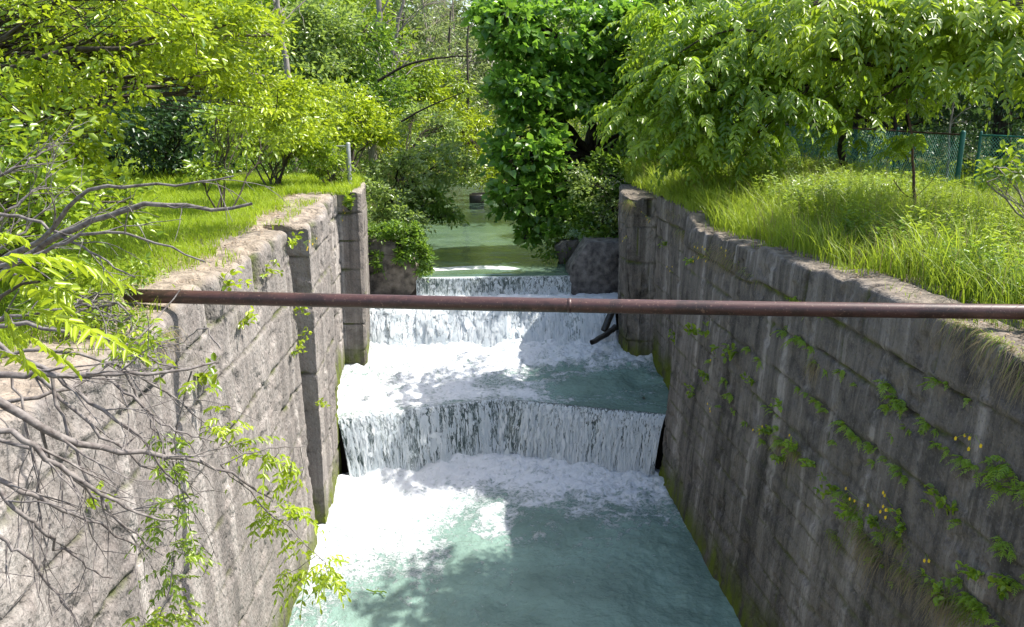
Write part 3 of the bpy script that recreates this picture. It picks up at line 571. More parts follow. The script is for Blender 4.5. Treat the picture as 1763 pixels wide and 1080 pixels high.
# far left and centre
specs = [('tall grey-trunked tree with dark leaves behind the lime shrubs', (480, 33, .13, 'silver'), [(500, 90, 33, 1.8, 1.5, 1.7), (560, 60, 34, 1.6, 1.4, 1.4), (540, 150, 32, 1.6, 1.2, 1.)], 45),
         ('mid green leafy tree behind the rounded yellow-green shrub', (600, 36, .12, 'mid'), [(600, 90, 35, 1.9, 1.6, 1.6), (640, 170, 34, 1.6, 1.3, 1.), (560, 120, 36, 1.6, 1.4, 1.2)], 46),
         ('pale yellow-green tree at the bend of the channel', (770, 50, .14, 'haze'), [(720, 80, 47, 2.4, 2, 1.6), (740, 130, 48, 2.6, 2, 1.8), (800, 190, 50, 2.4, 2, 2.2), (690, 160, 46, 2.2, 2, 1.5), (810, 110, 52, 2, 2, 1.8)], 47),
         ('fresh green leafy tree around the tall straight trunk at the top centre-left', (690, 43, .1, 'fresh'), [(650, 60, 43, 1.5, 1.3, 1.0), (700, 130, 42, 1.6, 1.3, 1.0), (620, 20, 44, 1.4, 1.2, .9), (760, 150, 44, 1.4, 1.2, .9)], 51),
         ('yellow-green tree low over the far water left of the large tree', (800, 44, .1, 'lime'), [(790, 240, 44, 1.9, 1.6, 1.6), (740, 190, 42, 1.7, 1.5, 1.2), (830, 290, 46, 1.5, 1.5, 1.0), (700, 240, 38, 1.6, 1.3, 1.2)], 48),
         ('green leafy tree at the far left behind the arching tree', (60, 32, .15, 'mid'), [(60, 120, 32, 3.4, 2, 3.2), (200, 90, 34, 3, 2, 3)], 49),
         ('mid green tree behind the dark evergreens', (340, 36, .15, 'mid'), [(330, 90, 36, 3, 2, 2.8), (430, 60, 38, 2.6, 2, 2.6), (300, 190, 34, 2.4, 1.6, 1.8)], 50)]
for lab, (px, Y, r0, mt), bl, sd in specs:
    b0 = gz(at(px, 200, Y), -.1 if px < 690 else -1.5); tp = at(px+5, 20, Y)
    tree('leafy_tree', lab, 'tree', b0, tp, r0, [B(*q) for q in bl], 130, 85, .14, 'leaf', M[mt], M['bark'], .5, sd)
# bare grey trunks standing above the shrubs
def bare(name, label, pts, r0, seed, nb=16, mat='grey_bark', lmul=1., cat='tree', group=None):
    r = np.random.default_rng(seed); pts = np.array(pts); root = empty(name, pts[0], label, cat, group); g = Geo()
    p = smoothpath(pts, 14, r0*.3, r); rad = np.linspace(r0, r0*.45, 14); tube(g, p, rad, 8)
    H = np.linalg.norm(pts[-1]-pts[0])
    for k in range(nb):
        i = r.integers(3, 13); d = unit(np.array([r.normal(), r.normal(), r.uniform(.3, 1.4)])); L = H*r.uniform(.12, .38)*lmul
        q = smoothpath([p[i], p[i]+d*L*.5+r.normal(0, .05*L, 3), p[i]+d*L+np.array([0, 0, -.1*L])], 7, .02*L, r); tube(g, q, np.linspace(rad[i]*.4, .008, 7), 4)
        for m in range(4):
            j = r.integers(2, 6); d2 = unit(d+r.normal(0, .6, 3)); l2 = L*r.uniform(.2, .5); q2 = smoothpath([q[j], q[j]+d2*l2*.5+r.normal(0, .05*l2, 3), q[j]+d2*l2], 5, .02*l2, r); tube(g, q2, np.linspace(rad[i]*.16+.004, .005, 5), 3)
    g.build('trunk', M[mat], root, smooth=True); return root
bare('bare_tree', 'tall straight grey trunk with bare limbs at the top centre-left', [gz(at(640, 200, 38), -.3), at(645, 130, 38), at(652, 0, 38), at(655, -90, 38)], .2, 60, 14)
bare('bare_tree', 'slimmer leaning grey trunk just right of the tall straight trunk', [gz(at(668, 200, 40), -.3), at(672, 110, 40), at(690, 30, 40), at(705, -80, 40)], .12, 61, 16)
bare('bare_tree', 'grey trunk in front of the dark leaves left of centre', [gz(at(505, 220, 30), -.1), at(492, 100, 30), at(478, 0, 30), at(470, -80, 30)], .13, 62, 10)
for i, px in enumerate((735, 778)):
    bare('bare_tree', 'leafless pale grey tree against the white sky at the top centre', [gz(at(px, 200, 56+3*i), 0), at(px+5, 90, 56+3*i), at(px+15*(i-1), -60, 56+3*i)], .075, 64+i, 40, 'pale_twig', 1.1, group='leafless trees at the bend')
g = Geo(); p = smoothpath([at(650, 140, 31), at(700, 110, 31), at(760, 98, 31), at(812, 96, 31)], 12, .01); tube(g, p, np.linspace(.06, .025, 12), 6)
o = g.build('fallen_limb', M['bark_dark'], origin=p[0]); props(o, 'long dark curved limb arching across the gap at the top centre', 'branch')
g = Geo(); p = smoothpath([at(690, 210, 30.2), at(735, 185, 30.2), at(800, 158, 30.2)], 9, .01); tube(g, p, np.linspace(.045, .018, 9), 6)
o = g.build('fallen_limb', M['bark_dark'], origin=p[0]); props(o, 'short dark limb slanting above the glossy grey-green tree', 'branch')

# centre right: the big heart-leaved tree
tree('broadleaf_tree', 'large deep green tree with heart-shaped leaves hanging to the channel', 'tree', (5.3, 30.5, -1.2), at(1000, 60, 30.2), .3,
     [B(880, 50, 28, 1.0, 1.0, .8), B(960, 50, 28.5, 1.5, 1.3, 1.2), B(1080, 60, 29, 1.6, 1.3, 1.3), B(900, 150, 27.8, 1.1, 1.1, .9), B(980, 150, 28.6, 1.2, 1.1, .9), B(905, 250, 27.4, 1.25, 1.1, 1.15), B(900, 330, 27.2, .95, .9, .9), B(965, 340, 27.4, .9, .8, .8), B(1075, 150, 29.5, 1.2, 1., .9), B(935, 400, 27, .75, .6, .35), B(1130, 90, 28.5, 1.1, 1., 1.), B(1120, 200, 28, .9, .9, .8), B(840, 20, 28.5, .6, .6, .35)],
     470, 56, .165, 'leaf', M['deep'], M['bark_dark'], .34, 70, T=HEART, wide=.62, droop=.35, flower=60, upn=.55)
tree('bank_tree', 'dark green tree below the large heart-leaved tree at the right bank', 'tree', (6.5, 28.5, -1), at(1080, 260, 28.5), .1,
     [B(1060, 300, 27.5, 1.1, 1, .9), B(1010, 380, 26.5, .8, .7, .6), B(1120, 270, 28, 1.1, .9, .8), B(1040, 400, 26, .7, .6, .5), B(960, 420, 26.6, .5, .5, .25)], 110, 70, .11, 'leaf', M['mid'], M['bark_dark'], .34, 71, droop=.3)
tree('bank_tree', 'silvery green bush at the foot of the right bank behind the slanted block', 'shrub', (5.6, 27.2, -1.7), (0, 0, 0), .05,
     [B(1020, 330, 26.4, .7, .6, .5), B(1060, 370, 26, .6, .5, .5), B(1000, 290, 27, .6, .5, .4)], 44, 60, .09, 'leaf', M['silver'], M['bark_dark'], .26, 72, stems=1)
tree('leafy_tree', 'bright green leafy tree between the heart-leaved tree and the walnut boughs', 'tree', (9.2, 24.5, 0), at(1190, 60, 24.5), .1,
     [B(1150, 110, 24.5, 1.1, 1, .9), B(1210, 190, 24, .9, .8, .7), B(1120, 230, 24.5, .7, .7, .6), B(1240, 60, 25, 1.2, 1, .9), B(1170, 270, 24, .6, .6, .4)], 130, 90, .11, 'leaf', M['fresh'], M['bark_dark'], .32, 87)
tree('leafy_tree', 'fresh green leafy tree behind the walnut boughs near the top right', 'tree', (14.2, 25.5, 0), at(1500, 20, 25), .1,
     [B(1380, 60, 24, 1.4, 1.1, 1.), B(1480, 30, 25, 1.4, 1.1, .9), B(1600, 20, 25, 1.4, 1, .8), B(1330, 150, 25, 1.1, .9, .8)], 120, 80, .12, 'leaf', M['mid'], M['bark_dark'], .36, 88)
for i, (px, py, Y) in enumerate([(1180, 150, 33), (1290, 130, 36), (1420, 150, 34), (1140, 60, 38)]):
    tree('leafy_tree', ['mid green tree behind the left end of the walnut boughs', 'green tree behind the middle of the walnut boughs', 'green tree above the pale fence panel', 'green tree between the heart-leaved tree and the walnut'][i], 'tree', gz(at(px, 200, Y), -.1), at(px, 40, Y), .14,
         [B(px, py-60, Y, 2.4, 2, 1.9), B(px+20, py+60, Y-1, 2., 1.6, 1.4), B(px-30, py, Y, 2, 1.8, 1.6)], 110, 75, .15, 'leaf', M['mid' if i != 2 else 'fresh'], M['bark_dark'], .5, 75+i, droop=.2)
# walnuts on the right
def fronds_tree(name, label, base, top, r0, blobs, ncl, npc, ls, mat, sd, limb=None, clr=.3):
    t = tree(name, label, 'tree', base, top, r0, blobs, int(ncl*.8), int(npc*.5), ls*1.5, 'frond', M[mat], M['bark_dark'], clr, sd, droop=.3, limbk=.45, zmin=.8, hubs=7)
    for k, (pts, a, b) in enumerate(limb or []):
        g = Geo(); p = smoothpath(pts, 14, .015); tube(g, p, np.linspace(a, b, 14), 7); g.build('limb', M['bark_dark'], t, smooth=True)
    return t
fronds_tree('walnut_tree', 'bright green walnut tree with drooping feathery leaves over the right wall', (16.2, 20.6, 0), (15.4, 20.4, 5.6), .24,
     [B(1120, 180, 19.4, .9, .8, .45), B(1190, 130, 19.4, 1.1, 1., .6), B(1280, 70, 19.6, 1.4, 1.1, .75), B(1300, 170, 18.8, 1., .9, .5), B(1200, 215, 19.2, .75, .7, .4), B(1360, 60, 19.2, 1.3, 1.1, .7), B(1180, 40, 20.5, 1.2, 1, .6), B(1305, 235, 18.6, .3, .3, .4), B(1200, 265, 19.8, .25, .4, .35), B(1385, 105, 18.8, .6, .6, .3)],
     175, 12, .46, 'walnut', 80, [([at(1400, 84, 18.8), at(1330, 55, 18.9), at(1245, 50, 19), at(1170, 90, 19.2)], .045, .015), ([(15.5, 20.5, 4.2), at(1500, 120, 19.4), at(1400, 84, 18.8)], .09, .045), ([at(1480, 120, 19.3), at(1330, 165, 18.8), at(1180, 150, 19.2)], .05, .015)], clr=.36)
fronds_tree('walnut_tree', 'darker walnut tree with a thick dark limb reaching in from the right edge', (13.2, 13.6, 0), (12.6, 13.6, 4.6), .24,
     [B(1420, 20, 13.8, 1.0, .9, .5), B(1560, 40, 13.6, 1.1, .9, .5), B(1680, 50, 13, 1.0, .9, .5), B(1430, 60, 13.8, .6, .6, .3), B(1740, 60, 12.6, .7, .7, .5), B(1640, 20, 14.5, .9, .9, .5)],
     140, 10, .38, 'fresh', 81, [([(12.8, 13.6, 3.0), at(1763, 98, 13.2), at(1640, 118, 13.4), at(1545, 127, 13.6), at(1480, 112, 13.8), at(1400, 96, 14)], .10, .025), ([at(1575, 125, 13.5), at(1540, 155, 13.4), at(1500, 172, 13.3)], .03, .01), ([at(1550, 127, 13.5), at(1552, 95, 13.6), at(1500, 70, 13.8)], .03, .01)])
fronds_tree('walnut_tree', 'shaded walnut tree with its trunk in the tall grass in front of the green fence', (10.6, 22.0, 0), at(1450, 120, 21.5), .13,
     [B(1440, 150, 20.5, .9, .9, .4), B(1480, 100, 21, 1.2, 1, .5), B(1475, 205, 19.8, .45, .4, .3), B(1560, 130, 20, .9, .8, .5), B(1520, 60, 21, 1.4, 1, .7)],
     120, 10, .42, 'walnut', 82)
tree('dark_shrub', 'dark shrubby tree behind the left end of the right meadow', 'shrub', gz(at(1150, 290, 26)), (0, 0, 0), .07, [B(1150, 250, 26, 1.1, 1, .9), B(1210, 240, 27, 1.1, 1, .9)], 70, 65, .11, 'leaf', M['mid'], M['bark_dark'], .35, 84, stems=1)
# dark wood at the right
for i, (px, Y, py) in enumerate([(1480, 30, 110), (1570, 28, 130), (1650, 30, 120), (1740, 27, 130), (1820, 24, 120), (1620, 36, 40), (1740, 36, 20), (1500, 38, 30)]):
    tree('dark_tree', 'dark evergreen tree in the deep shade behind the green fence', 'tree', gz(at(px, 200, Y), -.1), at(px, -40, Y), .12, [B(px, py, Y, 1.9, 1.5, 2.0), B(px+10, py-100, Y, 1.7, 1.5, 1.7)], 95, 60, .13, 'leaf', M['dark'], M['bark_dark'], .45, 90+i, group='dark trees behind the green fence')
# crowns above the frame that keep the right wood in shade
tree('tall_tree', 'tall dense tree with its crown above the frame behind the green fence', 'tree', (17, 25, 0), (17, 25, 8), .3, [((16, 24.5, 8.6), (4.5, 4, 2.2)), ((19, 20, 9), (4, 4, 2.2))], 150, 50, .2, 'leaf', M['mid'], M['bark_dark'], .7, 99)
bare('slim_trunk', 'thin pale bare trunk leaning in front of the dark wood at the right', [gz(at(1632, 300, 21), -.1), at(1636, 215, 21), at(1650, 110, 21), at(1645, 20, 21)], .035, 101, 8, 'grey_bark', .5)

# distant trees: three kinds, copied
def copy_tree(o, loc, rz, sc, label):
    c = o.copy(); COL.objects.link(c); c.location = loc; c.rotation_euler = (0, 0, rz); c.scale = (sc, sc, sc); c['label'] = label
    for ch in list(o.children):
        d = ch.copy(); COL.objects.link(d); d.parent = c
protos = []
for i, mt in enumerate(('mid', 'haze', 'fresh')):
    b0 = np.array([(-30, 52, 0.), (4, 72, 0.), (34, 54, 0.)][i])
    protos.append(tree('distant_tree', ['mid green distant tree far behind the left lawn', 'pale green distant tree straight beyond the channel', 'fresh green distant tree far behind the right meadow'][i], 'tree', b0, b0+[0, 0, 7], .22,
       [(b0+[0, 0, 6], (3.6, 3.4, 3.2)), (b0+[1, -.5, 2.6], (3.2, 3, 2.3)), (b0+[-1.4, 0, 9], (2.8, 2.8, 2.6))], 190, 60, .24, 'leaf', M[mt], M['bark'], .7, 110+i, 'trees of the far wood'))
r = np.random.default_rng(5); spots = [(-38, 60), (-24, 56), (-18, 50), (-12.5, 58), (-8, 52), (-3.5, 64), (-8, 75), (-16, 72), (12, 50), (16, 46), (20, 52), (25, 48), (28, 60), (11, 64), (18, 68), (40, 60), (-28, 70), (46, 70), (-14, 44), (10, 41), (22, 40), (31, 42), (-24, 42), (-2, 84), (9, 86)]
for i, (x, y) in enumerate(spots):
    side = 'left of the channel' if x < 0 else 'right of the channel'
    copy_tree(protos[(i*2+(x > 0)) % 3], (x, y, -.1+2.2*float(sst(60, 140, y))), r.uniform(0, 6), r.uniform(.8, 1.25), 'leafy tree of the far wood '+side)
# a far-off wood closing the horizon
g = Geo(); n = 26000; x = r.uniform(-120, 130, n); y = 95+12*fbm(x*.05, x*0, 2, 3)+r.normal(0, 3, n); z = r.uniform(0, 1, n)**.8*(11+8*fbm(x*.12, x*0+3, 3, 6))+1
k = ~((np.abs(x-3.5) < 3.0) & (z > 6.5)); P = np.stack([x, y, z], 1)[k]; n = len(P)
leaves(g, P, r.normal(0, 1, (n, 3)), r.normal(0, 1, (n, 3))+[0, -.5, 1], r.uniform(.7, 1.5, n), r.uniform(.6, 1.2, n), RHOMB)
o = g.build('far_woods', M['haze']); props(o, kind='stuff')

# undergrowth that closes the banks
def under(name, x0, x1, y0, y1, n, mat, hz, ls, seed, z0=0., dens=None):
    r = np.random.default_rng(seed); x = r.uniform(x0, x1, n); y = r.uniform(y0, y1, n); h = fbm(x*.6, y*.6, 3, seed)
    z = z0(x, y) if callable(z0) else z0; z = z+r.uniform(0, 1, n)**.8*hz*(.2+1.4*h); g = Geo(); P = np.stack([x, y, z], 1)
    leaves(g, P, r.normal(0, 1, (n, 3)), r.normal(0, .6, (n, 3))+[0, 0, 1], ls*r.uniform(.6, 1.3, n), ls*.6, OVAL)
    o = g.build(name, M[mat]); props(o, kind='stuff')
def bankz(x, y):
    cx = 2.2*sst(44, 70, y); return -4.6+4.55*np.maximum(sst(-1.9, -5.2, x-cx), sst(3.7, 7.6, x-cx))
under('undergrowth', -9, -3.0, 25.2, 44, 14000, 'mid', 1.3, .11, 1, bankz)
under('undergrowth', 4.9, 12, 25.2, 46, 16000, 'mid', 1.2, .11, 2, bankz)
under('undergrowth', -30, -8, 27, 46, 16000, 'fresh', 1.5, .14, 3)
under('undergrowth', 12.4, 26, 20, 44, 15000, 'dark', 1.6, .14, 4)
under('undergrowth', -6, 12, 47, 60, 16000, 'fresh', 4.2, .2, 6, -2.2)

# sluice stubs at the far end of the channel
for i, (px, ww) in enumerate(((821, .38), (870, .22))):
    q = at(px, 348, 43.6); g = Geo(); box(g, q[0]-ww, q[0]+ww, 43.5, 44.3, -3.3, -2.45); o = g.build('sluice_stub', M['wetwood'], origin=(q[0], 43.9, -3.3)); bv = o.modifiers.new('b', 'BEVEL'); bv.width = .04
    props(o, ['wider dark stub standing in the far end of the channel', 'narrower dark stub beside the heart-leaved tree at the far end of the channel'][i], 'stub')
g = Geo(); tube(g, smoothpath([at(812, 334, 43.9), at(850, 333, 43.9), at(885, 335, 43.9)], 6, .01), .06, 8); o = g.build('timber_beam', M['wetwood'], origin=at(850, 333, 43.9)); props(o, 'dark timber beam resting on the two stubs in the far water', 'beam')

# ------------------------------------------------------------ grass
r = np.random.default_rng(12)
def gfield(name, label_mat, n, x0, x1, y0, y1, H, W, keepf, seed, mat, seg=3, zf=None, lean=(.3, 1.1)):
    r = np.random.default_rng(seed); u = r.random(n); y = y0+(y1-y0)*u**1.25; x = r.uniform(x0, x1, n); k = keepf(x, y, r); x = x[k]; y = y[k]; n = len(x)
    tuft = fbm(x*1.3, y*1.3, 4, seed); h = H*(.45+1.1*tuft)*r.uniform(.6, 1.2, n); z = (zf(x, y) if zf else (np.where((x > 5)&(y < 24.6), (rtop(y)-.04)*(1-sst(5.95, 7.2, x))-.05*sst(5.95, 7.2, x), 0*x-.03)))
    g = Geo(); blades(g, np.stack([x, y, z], 1), h, r.uniform(*lean, n), W*(1+y/14)*r.uniform(.7, 1.3, n), np.clip(tuft*.8+r.normal(.1, .2, n), 0, 1), 0, seg, r)
    o = g.build(name, mat); props(o, kind='stuff'); return o
def edgeR(x, y, r): 
    clear = (x > 10.2+.3*r.random(len(x)))&(y > 15.5+.5*r.random(len(x)))&(r.random(len(x)) < .93)
    e = 5.22+.28*(fbm(y*.7, y*0, 3, 3)-.5)*2+.35*sst(12, 8, y)-.35*sst(14, 19, y); return ~clear & (x > e+r.exponential(.08, len(x))) & (r.random(len(x)) < .35+.65*sst(e-.1, e+.9, x)) & (((x-13.2)*.9+(y-19.6)*.45 < -.9) | ((x-13.2)*.9+(y-19.6)*.45 > .9) | (y < 17))
gfield('meadow_grass', None, 62000, 5.3, 13.5, 5.5, 21, .66, .0085, edgeR, 2, M['grass'])
gfield('meadow_grass', None, 32000, 5.4, 13, 17, 29, .7, .012, edgeR, 3, M['grass'])
gfield('meadow_grass', None, 7000, 5.4, 14, 5.5, 24, .85, .005, edgeR, 4, M['dry'], lean=(.15, .6))
gfield('verge_grass', None, 22000, 12.6, 24, 14, 30, .26, .009, lambda x, y, r: ((x-13.2)*.9+(y-19.6)*.45 > .75), 5, M['lawn'])
def edgeL(x, y, r):
    e = -3.68-.25*sst(9, 6, y)-.2*sst(13, 18, y)+.3*(fbm(y*.8, y*0, 3, 13)-.5)*2; return (x < e-r.exponential(.12, len(x)))
gfield('lawn_grass', None, 120000, -13, -3.5, 6, 27, .2, .006, edgeL, 6, M['lawn'], 2)
gfield('lawn_grass', None, 40000, -24, -7, 20, 34, .35, .011, lambda x, y, r: x < 99, 7, M['lawn'], 2)
gfield('coping_weeds', None, 5200, -4.7, -3.15, 7, 21.5, .16, .006, lambda x, y, r: fbm(x*1.9, y*1.6, 3, 21) > .56, 8, M['lawn'], 3)
gfield('coping_weeds', None, 2600, -4.2, -2.5, 20.8, 25, .3, .007, lambda x, y, r: x < -2.9+.5*fbm(x, y*2, 2, 2), 9, M['lawn'], 3)
gfield('coping_weeds', None, 3000, 5.15, 6.2, 6, 21.5, .22, .006, lambda x, y, r: fbm(x*2.2, y*1.4, 3, 25) > .55, 10, M['grass'], 3, lambda x, y: rtop(y)-.02)
gfield('coping_weeds', None, 5000, 4.7, 6.4, 17.6, 25, .4, .008, lambda x, y, r: x > 5.0+.3*r.random(len(x)), 14, M['grass'], 3, lambda x, y: rtop(y)-.02)
M['litter'] = simple('dead_leaf', (.16, .1, .06), (.42, .33, .24), 9, .9)
def litter(n, x0, x1, y0, y1, seed, zf):
    r = np.random.default_rng(seed); x = r.uniform(x0, x1, n); y = r.uniform(y0, y1, n); k = fbm(x*2.3, y*1.2, 3, seed) > .47; x = x[k]; y = y[k]; n = len(x)
    g = Geo(); leaves(g, np.stack([x, y, zf(x, y)+r.uniform(0, .02, n)], 1), np.stack([r.normal(0, 1, n), r.normal(0, 1, n), r.normal(0, .15, n)], 1), r.normal(0, .25, (n, 3))+[0, 0, 1], r.uniform(.02, .08, n), r.uniform(.006, .03, n), RHOMB)
    o = g.build('leaf_litter', M['litter']); props(o, kind='stuff')
litter(7000, 5.15, 6.4, 5.5, 20, 1, lambda x, y: rtop(y)-.01)
litter(6000, -4.7, -3.3, 7, 22, 2, lambda x, y: 0*x-.015)
# leafy meadow weeds with narrow leaves
def weed(name, label, loc, h, n, seed, mat='grass', group='leafy weeds in the meadow', ls=.09):
    r = np.random.default_rng(seed); g = Geo(); loc = np.array(loc, float)
    for k in range(n):
        b = loc+np.array([*r.normal(0, .12, 2), 0]); t = b+np.array([*r.normal(0, .12, 2), h*r.uniform(.6, 1.1)]); p = smoothpath([b, (b+t)/2+r.normal(0, .02, 3), t], 6, .004, r); tube(g, p, .004, 3)
        m = 22; u = r.uniform(.2, 1, m); P = b+(t-b)*u[:, None]; a = r.uniform(0, 6.28, m); leaves(g, P, np.stack([np.cos(a), np.sin(a), .35+0*a], 1), np.tile([0, 0, 1.], (m, 1)), ls*(1.1-u*.5), ls*.28, OVAL, None)
    o = g.build(name, M[mat], origin=loc); props(o, label, 'weed', group); return o
def weedfield(n, x0, x1, y0, y1, hmax, ls, mat, seed, thr):
    r = np.random.default_rng(seed); k = int(n/14); bx = r.uniform(x0, x1, k*3); by = r.uniform(y0, y1, k*3); m = fbm(bx*.8, by*.8, 3, seed) > thr; bx = bx[m][:k]; by = by[m][:k]; k = len(bx)
    hh = hmax*r.uniform(.5, 1.1, k); i = np.repeat(np.arange(k), 14); u = r.uniform(.25, 1, len(i)); P = np.stack([bx[i]+.1*u*np.sin(i), by[i]+.1*u*np.cos(i*1.7), hh[i]*u], 1); a = r.uniform(0, 6.28, len(i))
    g = Geo(); leaves(g, P, np.stack([np.cos(a), np.sin(a), .4+0*a], 1), np.stack([0*a, 0*a-.2, 1+0*a], 1)+r.normal(0, .3, (len(i), 3)), ls*(1.2-.6*u), ls*.26, OVAL, np.clip(u*.8+r.normal(.1, .15, len(i)), 0, 1))
    o = g.build('meadow_herbs', M[mat]); props(o, kind='stuff')
weedfield(26000, 6.2, 10.4, 8, 24, .72, .13, 'grass', 31, .5)
weedfield(7000, 6.4, 10.3, 15, 26, .8, .13, 'silver', 32, .55)
gfield('meadow_grass', None, 16000, 5.9, 10.2, 9, 24, .95, .009, lambda x, y, r: fbm(x*.9, y*.9, 3, 55) > .48, 56, M['grass'])
weedfield(9000, 6.0, 11.5, 6, 13, .55, .11, 'mid', 33, .55)
wp = [(1230, 300, 17), (1300, 330, 14), (1370, 310, 16), (1430, 370, 13), (1500, 340, 15), (1640, 420, 11), (1560, 410, 12), (1700, 470, 9.5), (1340, 290, 19), (1280, 280, 21), (1480, 300, 18), (1740, 430, 11), (1395, 345, 14)]
for i, (px, py, Y) in enumerate(wp):
    q = at(px, py, Y); weed('meadow_weed', 'upright narrow-leaved weed growing among the tall meadow grass', (max(q[0], 6.3), Y, -.03), .75, 6, 200+i)

# ------------------------------------------------------------ plants on the walls
def rwx(y, z): return float(np.interp(y, [2.5, 12, 17.5], [5.17, 5.1, 5.06]))+.068*z if y < 17.5 else 5.33
def lwx(y, z): return float(np.interp(y, [2.5, 9, 15.1], [-3.22, -3.14, -3.03]))-.03*z if y < 15.1 else -2.76
def wall_hit(px, py, right=True):
    y = 12.
    d = _F*_f+_R*(px-881.5)+_U*(540-py); x = 5.0 if right else -3.05
    for _ in range(6):
        t = x/d[0]; y = t*d[1]; z = CAMZ+t*d[2]; x = rwx(y, z) if right else lwx(y, z)
    return np.array([x, y, z])
def fern(loc, size, nf, seed, sx, label, name='fern', mat='fern', group='ferns in the joints of the shaded wall'):
    r = np.random.default_rng(seed); g = Geo(); P = np.tile(loc, (nf, 1))+r.normal(0, .01, (nf, 3)); a = r.uniform(-1.2, 1.2, nf)
    D = np.stack([sx*np.cos(a)*.8, np.sin(a)*1.1, r.uniform(-.1, .7, nf)], 1)
    frond(g, P, D, size*r.uniform(.6, 1.15, nf), r.uniform(.3, .9, nf), 9, size*.28, size*.045, r, down=.1, taper=.8)
    o = g.build(name, M[mat], origin=loc); props(o, label, 'fern', group); return o
fz = [(1622, 660, .30), (1535, 665, .26), (1550, 690, .22), (1475, 662, .16), (1350, 570, .24), (1370, 585, .2), (1530, 700, .2), (1565, 738, .14), (1620, 765, .16), (1640, 775, .18), (1665, 790, .18), (1685, 805, .18), (1710, 820, .2), (1730, 838, .22), (1740, 800, .26), (1605, 865, .16), (1660, 900, .18), (1500, 772, .12), (1505, 795, .14), (1460, 735, .22), (1480, 755, .18), (1540, 750, .12), (1250, 655, .18), (1260, 680, .2), (1240, 700, .16), (1310, 620, .2), (1290, 600, .18), (1425, 640, .14), (1410, 625, .14), (1340, 735, .14), (1590, 745, .1), (1440, 760, .16), (1453, 640, .18), (1212, 640, .2), (1320, 740, .2), (1350, 760, .22), (1390, 790, .2), (1455, 850, .22), (1480, 890, .22), (1520, 920, .2), (1225, 620, .16), (1750, 1000, .2), (1735, 930, .2)]
for i, (px, py, s_) in enumerate(fz):
    q = wall_hit(px, py); lab = 'small green fern in an upper joint of the shaded wall below the pipe' if py < 680 else 'small green fern in a middle joint of the shaded wall' if py < 830 else 'small green fern low on the shaded wall'
    fern(q, s_*(.75+.25*(i % 3)/2), 6+i % 4, 300+i, -1, lab)
r = np.random.default_rng(91)
for zj, y0, y1, cnt, lab in ((-.66, 5.8, 12, 12, 'tiny fern on the topmost dark joint of the shaded wall'), (-1.17, 5.6, 12, 26, 'small fern in the long fern row on the second joint of the shaded wall'), (-1.85, 5.6, 14, 24, 'small fern in the ragged row on the third joint of the shaded wall'), (-2.5, 6.5, 16, 18, 'small fern on the fourth joint of the shaded wall'), (-3.1, 8, 16, 10, 'tiny fern low on the shaded wall near the water')):
    cl = r.uniform(y0, y1, max(3, cnt//4))
    for k in range(cnt):
        y = cl[r.integers(len(cl))]+r.normal(0, .28); z = zj+r.normal(0, .03); fern(np.array([rwx(y, z)-.01, y, z]), r.uniform(.07, .17), int(r.integers(4, 8)), 3000+int(r.integers(9999)), -1, lab)
def wallplant(loc, size, seed, sx, label, mat='fresh', group='leafy plants rooted in the walls', name='wall_plant', n=22, hang=0.):
    r = np.random.default_rng(seed); g = Geo(); loc = np.array(loc)
    for k in range(5):
        e = loc+np.array([sx*r.uniform(.3, 1), r.normal(0, .5), r.uniform(-.1, .9)-hang])*size; p = smoothpath([loc, (loc+e)/2+r.normal(0, .1*size, 3), e], 5, .003, r); tube(g, p, .003, 3)
        m = n//5+1; P = p[r.integers(1, 5, m)]+r.normal(0, .03*size, (m, 3)); leaves(g, P, r.normal(0, 1, (m, 3))+[sx*.6, 0, .1], r.normal(0, .5, (m, 3))+[sx*.3, -.2, 1], size*.34, size*.24, OVAL, None)
    o = g.build(name, M[mat], origin=loc); props(o, label, 'plant', group); return o
for i, (px, py, s_, lab) in enumerate([(1218, 575, .38, 'bright broad-leaved plant high on the shaded wall just below the pipe'), (1268, 610, .36, 'star-shaped bright green plant on the shaded wall below the pipe'), (1640, 872, .25, 'small dark green rosette low on the right of the shaded wall'),
        (1170, 590, .3, 'trailing weed on the shaded wall beside the far pool'), (1195, 680, .25, 'tiny weed on the shaded wall above the nearer waterfall'), (1580, 350, .01, None)]):
    if lab: wallplant(wall_hit(px, py), s_, 400+i, -1, lab)
for i, (px, py, s_, lab) in enumerate([(385, 490, .3, 'green tuft in the gap between two coping blocks of the sunlit wall'), (340, 655, .38, 'bright green sapling growing from the sunlit wall above the leafy twigs'), (528, 540, .3, 'weed in the upper slot of the sunlit wall below the pipe'), (532, 590, .25, 'weed lower in the slot of the sunlit wall'), (545, 700, .22, 'tuft near the foot of the slot in the sunlit wall'), (500, 610, .24, 'thin weed on the sunlit wall just left of the slot'), (152, 870, .2, 'yellow-green moss plant low on the sunlit wall behind the twigs'), (520, 425, .3, 'weed with yellow flowers at the top of the slot'), (410, 560, .3, 'pale weed hanging below the coping of the sunlit wall'), (455, 470, .25, 'pale weed under a coping block of the sunlit wall')]):
    wallplant(wall_hit(px, py, False), s_, 420+i, 1, lab, 'lime')
wallplant((-2.75, 21.25, -.35), .45, 440, .3, 'leafy green weed at the top of the left gate pier', 'fresh', n=60)
